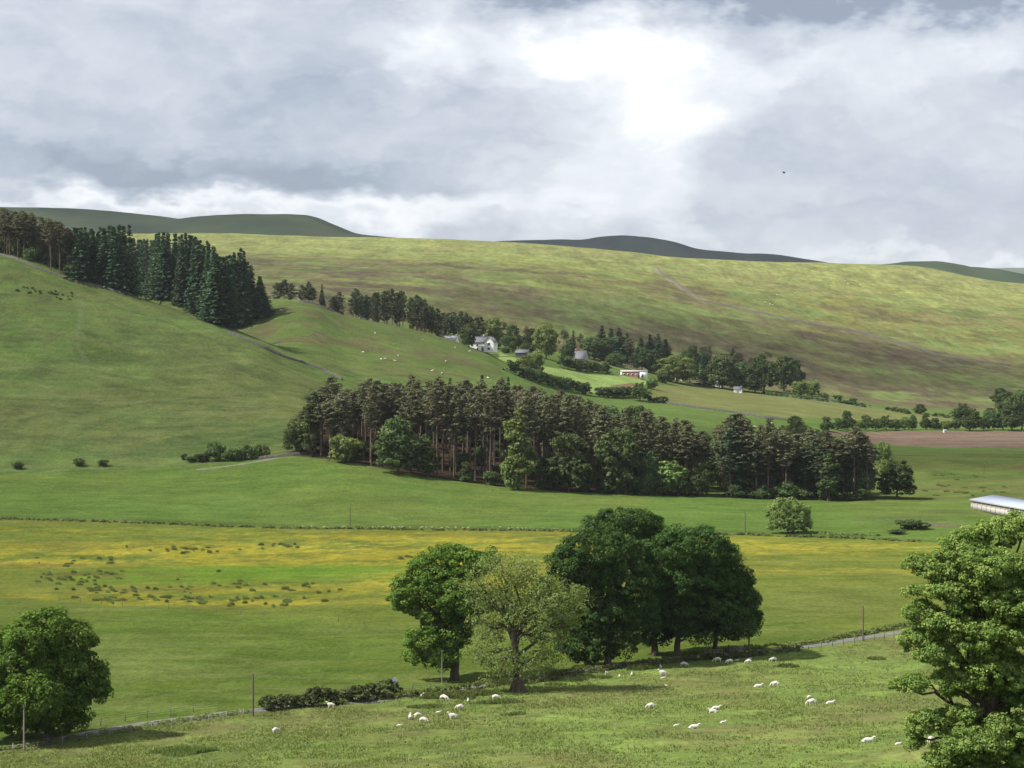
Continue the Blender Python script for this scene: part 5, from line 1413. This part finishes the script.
# ---------------------------------------------------------------- sheep
M_FLEECE = simple_mat('fleece', (.46,.43,.37), (.64,.61,.54), 9.0, .95, 5, .5)
M_FACE = simple_mat('sheep_face', (.55,.50,.44), (.68,.63,.57), 6.0, .9, 3)
def sheep_mesh(name, pose):
    low = 0.30 if pose == 'lying' else .66
    J = {}; verts = []; rad_ = []; edges = []
    def v(n, p, r): J[n] = len(verts); verts.append(p); rad_.append(r); return J[n]
    def ed(a_, b_): edges.append((J[a_], J[b_]))
    v('rump', (0,-.42,low), .22); v('loin', (0,-.18,low+.02), .27); v('barrel', (0,.10,low), .28); v('chest', (0,.36,low+.02), .23)
    ed('rump','loin'); ed('loin','barrel'); ed('barrel','chest')
    if pose == 'grazing':
        pts = [('neck',(0,.56,low-.10),.12),('poll',(0,.70,low-.28),.085),('brow',(0,.76,low-.38),.08),('nose',(0,.84,low-.52),.05)]
    elif pose == 'lying':
        pts = [('neck',(0,.52,low+.16),.13),('poll',(0,.62,low+.34),.09),('brow',(0,.70,low+.33),.085),('nose',(.03,.86,low+.24),.05)]
    else:
        pts = [('neck',(0,.50,low+.18),.13),('poll',(.02,.60,low+.40),.09),('brow',(.04,.68,low+.40),.085),('nose',(.10,.84,low+.30),.05)]
    prev = 'chest'
    for n, p, r in pts: v(n, p, r); ed(prev, n); prev = n
    for s in (-1, 1):
        q = verts[J['poll']]; v('ear%d' % s, (q[0] + s * .17, q[1] - .02, q[2] - .01), .025); ed('poll', 'ear%d' % s)
    v('tail', (0,-.60,low-.06), .05); ed('rump','tail'); v('dock', (0,-.63,low-.22), .035); ed('tail','dock')
    for s in (-1, 1):
        if pose == 'lying':
            v('sh%d'%s, (s*.16,.40,.18), .09); v('kn%d'%s, (s*.15,.60,.07), .045); v('hf%d'%s, (s*.14,.42,.05), .035)
            v('hp%d'%s, (s*.20,-.40,.18), .11); v('hk%d'%s, (s*.24,-.12,.08), .05); v('hh%d'%s, (s*.23,-.02,.05), .035)
        else:
            k = .05 * s
            v('sh%d'%s, (s*.15,.34+k,low-.22), .09); v('kn%d'%s, (s*.14,.36+k,.26), .045); v('hf%d'%s, (s*.14,.36+k,.03), .036)
            v('hp%d'%s, (s*.16,-.38-k,low-.18), .12); v('hk%d'%s, (s*.15,-.50-k,.28), .048); v('hh%d'%s, (s*.15,-.44-k,.03), .036)
        ed('chest','sh%d'%s); ed('sh%d'%s,'kn%d'%s); ed('kn%d'%s,'hf%d'%s)
        ed('rump','hp%d'%s); ed('hp%d'%s,'hk%d'%s); ed('hk%d'%s,'hh%d'%s)
    me = bpy.data.meshes.new(name); me.from_pydata(verts, edges, [])
    o = bpy.data.objects.new('sheep_form', me); COL.objects.link(o)
    sk = o.modifiers.new('skin', 'SKIN'); sk.use_smooth_shade = True
    lay = me.skin_vertices[0].data if me.skin_vertices else None
    if lay is None:
        import bmesh
        bm = bmesh.new(); bm.from_mesh(me); bm.verts.layers.skin.verify(); bm.to_mesh(me); bm.free(); lay = me.skin_vertices[0].data
    for i, r in enumerate(rad_): lay[i].radius = (r, r); lay[i].use_root = (i == 0)
    sb = o.modifiers.new('sub', 'SUBSURF'); sb.levels = 2; sb.render_levels = 2
    dg = bpy.context.evaluated_depsgraph_get(); ev = o.evaluated_get(dg)
    m2 = bpy.data.meshes.new_from_object(ev); m2.name = name
    bpy.data.objects.remove(o); bpy.data.meshes.remove(me)
    m2.materials.clear(); m2.materials.append(M_FLEECE); m2.materials.append(M_FACE)
    hy = verts[J['poll']]
    for p in m2.polygons:
        c = p.center
        face = (Vector(c) - Vector(verts[J['brow']])).length < .14 or (Vector(c) - Vector(verts[J['nose']])).length < .16 or (pose != 'lying' and c.z < .34 and abs(c.y) < .62 and (pose != 'x'))
        p.material_index = 1 if face else 0
        p.use_smooth = True
    # fleece tufts
    for vv in m2.vertices:
        if vv.co.z > .36 or pose == 'lying':
            k = (float(fbm(vv.co.x * 9 + 3, vv.co.y * 9 + vv.co.z * 7, 3, 4)) - .5) * .07
            vv.co += vv.normal * k
    return m2
SH = {k: sheep_mesh('sheep', k) for k in ('grazing', 'standing', 'lying')}
def sheep(x, y, pose, head, label, size=1.0, group='sheep grazing in the near meadow', name='sheep', dmin=0):
    """head: bearing of the head, degrees, 0 = to the right in the photo, 90 = away"""
    p = at(x, y, dmin)
    o = link(name, SH[pose]); o.location = p - Vector((0, 0, .08)); o.scale = (.92 * size, .92 * size, .92 * size)
    o.rotation_euler = (0, 0, rad(head - 90))
    tag(o, label, 'sheep' if size > .7 else 'lamb', group)
L_, S_P, G_ = 'lying', 'standing', 'grazing'
FL = [
 (276,733,G_,35,'sheep alone on the open grass below the left stretch of roadside hedge',1),
 (331,708,S_P,180,'pale sheep tight against the roadside hedge, below its middle stretch',1),
 (399,726,L_,0,'tiny lamb lying lowest and leftmost of the group below the sign',.6),
 (410,719.5,S_P,90,'sheep seen end on, left of a close pair below the sign',.9),
 (418,718,G_,20,'upper sheep of the close pair on the grass below the sign',1),
 (423.5,722.5,G_,340,'lower sheep of the close pair, nearest the viewer, below the sign',1),
 (453,719.5,S_P,180,'sheep standing sideways to the right of the close pair below the sign',1.1),
 (438,713,L_,0,'flat white lamb lying in the grass above the sideways sheep',.65),
 (460,709.5,G_,180,'sheep on the grass at the edge of the dark nettle patch',1),
 (468,702,S_P,90,'lamb standing in the nettles left of the pale gnarled tree',.62),
 (444,700.5,G_,330,'large sheep by the nettle patch beneath the leafy ash',1.15),
 (407,697,G_,0,'sheep just below the round sign at the end of the hedge',.9),
 (422,697.5,S_P,60,'upright lamb between the sign and the leafy ash tree',.68),
 (496,699.5,G_,0,'sheep left of the gnarled foot of the pale tree',1),
 (572,672.5,S_P,60,'lamb half hidden in the nettles below the dark domed oak',.6),
 (607,676,S_P,250,'sheep facing the viewer in the dark grass below the sapling',.9),
 (619.5,677.5,G_,90,'lamb between two others on the shaded grass below the dark oak',.66),
 (631.7,676,S_P,80,'lamb on the grass right of the dark oak, below the nettle clump',.68),
 (639,664.5,S_P,180,'lamb at the fence under the dark clump, left of the thick trunk',.6),
 (663,676,S_P,180,'ewe standing sideways on the grass with a lamb at her side, below the trunks',1.15),
 (662.5,678.5,L_,0,'lamb lying at the feet of the sideways ewe below the trunks',.62),
 (660.5,668.5,S_P,90,'upright lamb at the fence above the sideways ewe',.7),
 (666.7,686,L_,180,'tiny lamb lying alone below the ewe with the lamb',.5),
 (684,666.5,G_,0,'sheep at the fence below the thick trunk of the dark clump',1.05),
 (651,708.5,G_,180,'sheep alone in mid meadow straight below the dark clump',1.05),
 (676,726,L_,0,'flat lamb lying left of the lone resting sheep in the low meadow',.6),
 (693.7,728.5,L_,0,'sheep resting on the low meadow with a flat lamb to its left',1.15),
 (717.6,662,G_,180,'leftmost sheep of the row near the gate under the right tree of the clump',1.1),
 (729.6,663.5,G_,190,'second sheep from the left in the row near the gate',1),
 (736.6,660.8,L_,0,'small lamb third along the row near the gate',.6),
 (748.4,660.3,L_,20,'upper of two sheep stacked one above the other below the dark pole',.8),
 (748.7,663.5,G_,180,'lower of two sheep stacked one above the other below the dark pole',.95),
 (773.4,661.5,G_,180,'lone sheep on the grass right of the dark pole',1.0),
 (758,687.3,L_,0,'flat resting sheep, left one of a pair in mid meadow at right',1.1),
 (775.3,686.8,G_,170,'standing sheep, right one of a pair in mid meadow at right',1.15),
 (809.5,699,G_,20,'small sheep just above a bigger one in the right meadow',.75),
 (812,705,G_,180,'bigger sheep just below a small one in the right meadow',1.15),
 (830,704,L_,0,'sheep resting on its own, right of the two in the right meadow',1.0),
 (715.6,709.5,L_,0,'upper of two resting sheep lying one behind the other in the low meadow',1.1),
 (713.5,712.5,L_,170,'lower of two resting sheep lying one behind the other in the low meadow',1.1),
 (723,723,L_,10,'small flat lamb lying below the two resting sheep',.7),
 (867.6,742.3,L_,0,'resting sheep left of the big sycamore, nearest to the viewer',1.2),
 (898,744.5,L_,0,'lamb lying in the grass beside the lowest boughs of the sycamore',.6),
 (931,743,G_,40,'sheep partly hidden behind the lowest leaves of the big sycamore',1.0),
]
for x, y, pose, head, lab, size in FL: sheep(x, y, pose, head, 'white ' + lab if not lab.startswith(('tiny','pale','flat','large','small','upright')) else lab, size)
for i, (x, y) in enumerate([(281,311),(375,333.5),(363,353),(423,340),(381,360),(385,359),(398,356.5),(395,361),(446,362),(432,371),(442,374),(488,378),(470,352),(455,348)]):
    sheep(x, y, ('grazing','lying')[i % 2], i * 77, 'tiny distant white sheep on the green ridge above the central wood', 1.15, 'distant sheep on the green ridge', dmin=860)
for i, (x, y) in enumerate([(755,427.5),(769,424.5),(772,424)]):
    sheep(x, y, G_, i * 120, 'tiny distant white sheep on the green strip right of the field wall', 1.2, 'distant sheep below the field wall', dmin=900)
for i, (x, y) in enumerate([(777,295),(795,293.5),(765,302),(770,304.5),(773,305),(845,281),(848,284),(860,285),(958,298),(957,301)]):
    sheep(x, y, G_, i * 50, 'speck-like white sheep high on the sunlit moor', 1.5, 'sheep on the high moor', dmin=1400)

# ---------------------------------------------------------------- bird
bm_ = Acc(); ts = np.linspace(0, 1, 7)
bm_.tube(np.stack([0*ts, -.22 + .44*ts, .03*np.sin(ts*PI)], 1), [.008,.045,.07,.07,.05,.045,.008], 8)
M_BIRD = simple_mat('bird_feathers', (.02,.02,.02), (.05,.045,.04), 8, .8)
e = empty('bird', (260 * (784 - 512) / F, 260, CAMZ + (384 - 173) * 260 / F), 'small dark bird flying against the grey cloud', 'bird', None, rad(60))
bm_.add([(0,-.2,.01),(-.06,-.36,.01),(.06,-.36,.01),(0,-.2,.025)], [(0,1,2,3)])
link('body', bm_.mesh('body', M_BIRD, True), e)
for s in (-1, 1):
    a = Acc(); V = [(s*.04,.08,.03),(s*.22,.10,.14),(s*.42,-.02,.22),(s*.24,-.06,.13),(s*.04,-.10,.03)]
    V2 = [(x, y, z + .012) for x, y, z in V]
    a.add(V + V2, [(0,1,3,4),(1,2,3,3),(5,9,8,6),(6,8,7,7),(0,5,6,1),(1,6,7,2),(2,7,8,3),(3,8,9,4),(4,9,5,0)])
    link('wing', a.mesh('wing', M_BIRD), e)

# ---------------------------------------------------------------- rushes, nettles, meadow grass
def blades_mesh(name, n, rx, ry, h, m, seed, wd=.05, lean=.35):
    rng = np.random.default_rng(seed)
    a_ = rng.random(n) * 2 * PI; r = np.sqrt(rng.random(n)); r = r * (0.45 + 0.9 * vnoise(np.cos(a_) * 1.7 + seed, np.sin(a_) * 1.7 + seed))
    b = np.stack([np.cos(a_) * r * rx, np.sin(a_) * r * ry, np.full(n, -.05)], 1)
    hh = h * rng.uniform(.5, 1.1, n) * (1 - .35 * r ** 2)
    tip = b + np.stack([rng.normal(size=n) * lean * hh, rng.normal(size=n) * lean * hh, hh], 1)
    ang = rng.random(n) * PI; s = np.stack([np.cos(ang), np.sin(ang), 0 * ang], 1) * wd
    V = np.stack([b - s, b + s, tip + s * .25, tip - s * .25], 1).reshape(-1, 3)
    return fast_mesh(name, V, np.arange(4 * n).reshape(-1, 4), m, np.clip(rng.normal(.5, .22, n), 0, 1))
RUSH = [blades_mesh('rush_clump', 260, .9, .7, .75, M_RUSH, 600 + i, .05) for i in range(4)]
rng = np.random.default_rng(33)
spots = []
for cx, cy, sx, sy, n in [(75,578,40,7,30),(110,590,45,5,22),(190,551,40,3,20),(280,546,14,2,12),(150,600,60,4,30),(250,602,50,5,20),(85,562,50,5,12),(200,585,60,10,14),(400,558,12,2,5),(300,590,40,5,12)]:
    for i in range(int(n * 1.18)): spots.append((cx + rng.normal() * sx * .6, cy + rng.normal() * sy * .6))
for x, y in spots:
    p = at(x, y); o = link('rush_clump', RUSH[rng.integers(4)]); o.location = p; s = rng.uniform(.3, .8); o.scale = (s * 1.4, s * .9, rng.uniform(.6, 1.15)); o.rotation_euler = (0, 0, rng.normal() * .3)
    tag(o, 'brown-green rush clump standing among the buttercups in the flower meadow', 'rushes', 'rush clumps in the buttercup field')
for i in range(26):
    x, y = rng.uniform(925, 1010), rng.choice([476, 486, 493]) + rng.normal() * 1.5
    p = at(x, y); o = link('rush_clump', RUSH[rng.integers(4)]); o.location = p; s = rng.uniform(.5, 1.1); o.scale = (s * 1.6, s * 1.2, .9)
    tag(o, 'dark rush clump on the rough grass between the brown field and the barn', 'rushes', 'rush clumps above the barn')
def ground_fit(o, p):
    for v in o.data.vertices: v.co.z += ground(p.x + v.co.x, p.y + v.co.y) - p.z
    return o
for x, y, w, d_, h, lab in [(185,752,6.5,4,.9,'wide dark nettle patch on the grass near the lower left corner'),(515,715,2.2,1.2,.7,'small isolated dark nettle clump below the pale gnarled tree'),(641,669,3.4,1.8,1.2,'round nettle clump at the fence below the dark oak'),(788,667,2.6,1.6,.9,'dark nettle clump alone on the grass right of the dark pole'),
      (450,697,7,3,1.1,'dark nettle bed under the leafy ash beside the lane'),(478,694,4,2,.9,'nettle bed between the leafy ash and the pale gnarled tree'),(552,673,4.5,1.6,1.1,'nettle bed along the fence right of the pale gnarled tree'),(590,670,5,1.5,1.1,'nettle bed along the fence around the sapling foot'),(604,678,1.8,1.0,.6,'tiny nettle clump beside the shaded sheep'),(425,707,4,2,.6,'low weedy patch in front of the tall hedge end'),(555,685,3,1.4,.6,'low dark weed patch in the shade right of the gnarled trunk'),(875,659,2.6,1.6,.6,'faint weed clump in the grass below the lane on the right'),(500,703,5,1.6,.9,'nettle fringe in front of the gnarled trunk of the pale tree')]:
    p = at(x, y); w *= .72; o = link('nettle_patch', blades_mesh('nettle_patch', int(150 * w * d_) + 120, w, d_, h * .8, M_NETTLE, int(x), .07, .3)); o.location = p; sh_ = ground_fit(o, p); tag(o, lab, 'nettles')
# verge growth along the lane
hedge('verge_growth', [(-20,752),(0,750.5),(60,741),(120,732),(180,721.5),(250,712)], 1.6, .55, 'rough grass and weeds on the near verge of the lane at left', M_GRASS, 7, .10, 51, .35, kind='stuff', cat='verge')
hedge('verge_growth', [(395,699),(430,695),(470,690),(520,684),(560,676),(600,671),(650,665),(700,660.5),(740,657.5)], 2.6, 1.1, 'tall rank weeds along the lane verge below the clump', M_NETTLE, 7, .16, 52, .5, kind='stuff', cat='verge')
hedge('verge_growth', [(690,655),(730,652),(780,648),(830,641),(880,631),(930,623)], 2.2, .9, 'rank weeds and bramble along the far verge of the lane on the right', M_GRASS, 6, .16, 53, .5, kind='stuff', cat='verge')
hedge('verge_growth', [(735,657.5),(760,655.5),(800,651)], 2.0, 1.0, 'rank weeds on the near verge right of the clump', M_NETTLE, 6, .16, 56, .5, kind='stuff', cat='verge')
hedge('verge_growth', [(0,519),(100,522),(200,525.5),(350,529),(500,530.5),(640,533),(745,535),(840,538),(920,542)], 2.2, .7, 'dark rank growth along the ditch above the buttercup field', M_NETTLE, 2.2, .3, 54, .6, kind='stuff', cat='verge')
hedge('cow_parsley', [(300,527),(350,528),(400,527.5),(500,528.5),(560,530)], 1.5, .6, 'white cow parsley flowers along the ditch above the buttercup field', M_WHITEF, .6, .09, 55, .45, kind='stuff', cat='flowers')
hedge('cow_parsley', [(790,533),(830,534),(880,536)], 3.0, .7, 'pale flowering weeds along the ditch right of the small round tree', M_PALE, 3, .2, 57, .5, kind='stuff', cat='flowers')
# grass tussocks on the near meadow
rng = np.random.default_rng(71)
n = 60000
u = rng.random(n); xx = rng.uniform(-20, 1045, n)
cx_i = np.interp(xx, cols, np.arange(NC)).astype(int)
road_d = np.interp(xx, cols, L_road[0]) - 3
dd = 185 + (road_d - 185) * u ** 0.8
den = fbm((xx - 512) * dd / F / 5, dd / 7, 4, 99)
keep = den > rng.uniform(.30, .62, n)
xx, dd = xx[keep], dd[keep]
Z_ = np.empty(len(xx)); Xw = (xx - 512) * dd / F
order = np.argsort(xx)
ci = np.clip(np.round(np.interp(xx, cols, np.arange(NC))).astype(int), 0, NC - 1)
for c in np.unique(ci):
    k = ci == c; Z_[k] = np.interp(dd[k], Dg[:, c], Zg[:, c])
m_ = len(xx); reps = 3
idx = np.repeat(np.arange(m_), reps)
b = np.stack([Xw[idx] + rng.normal(size=m_*reps) * .18, dd[idx] + rng.normal(size=m_*reps) * .18, Z_[idx] - .05], 1)
hh = rng.uniform(.10, .30, len(b)) * (0.6 + .8 * den[keep][idx])
tip = b + np.stack([rng.normal(size=len(b)) * .16, rng.normal(size=len(b)) * .16, hh], 1)
ang = rng.random(len(b)) * PI; s = np.stack([np.cos(ang), np.sin(ang), 0 * ang], 1) * .075
V = np.stack([b - s, b + s, tip + s * .4, tip - s * .4], 1).reshape(-1, 3)
tint = np.clip(np.repeat(rng.normal(.62, .16, m_), reps) + .1 * rng.normal(size=len(b)), 0, 1)
go_ = link('grass', fast_mesh('grass', V, np.arange(len(V)).reshape(-1, 4), M_GRASS, tint))
tag(go_, 'short tussocky grass of the sheep meadow', 'grass', kind='stuff')
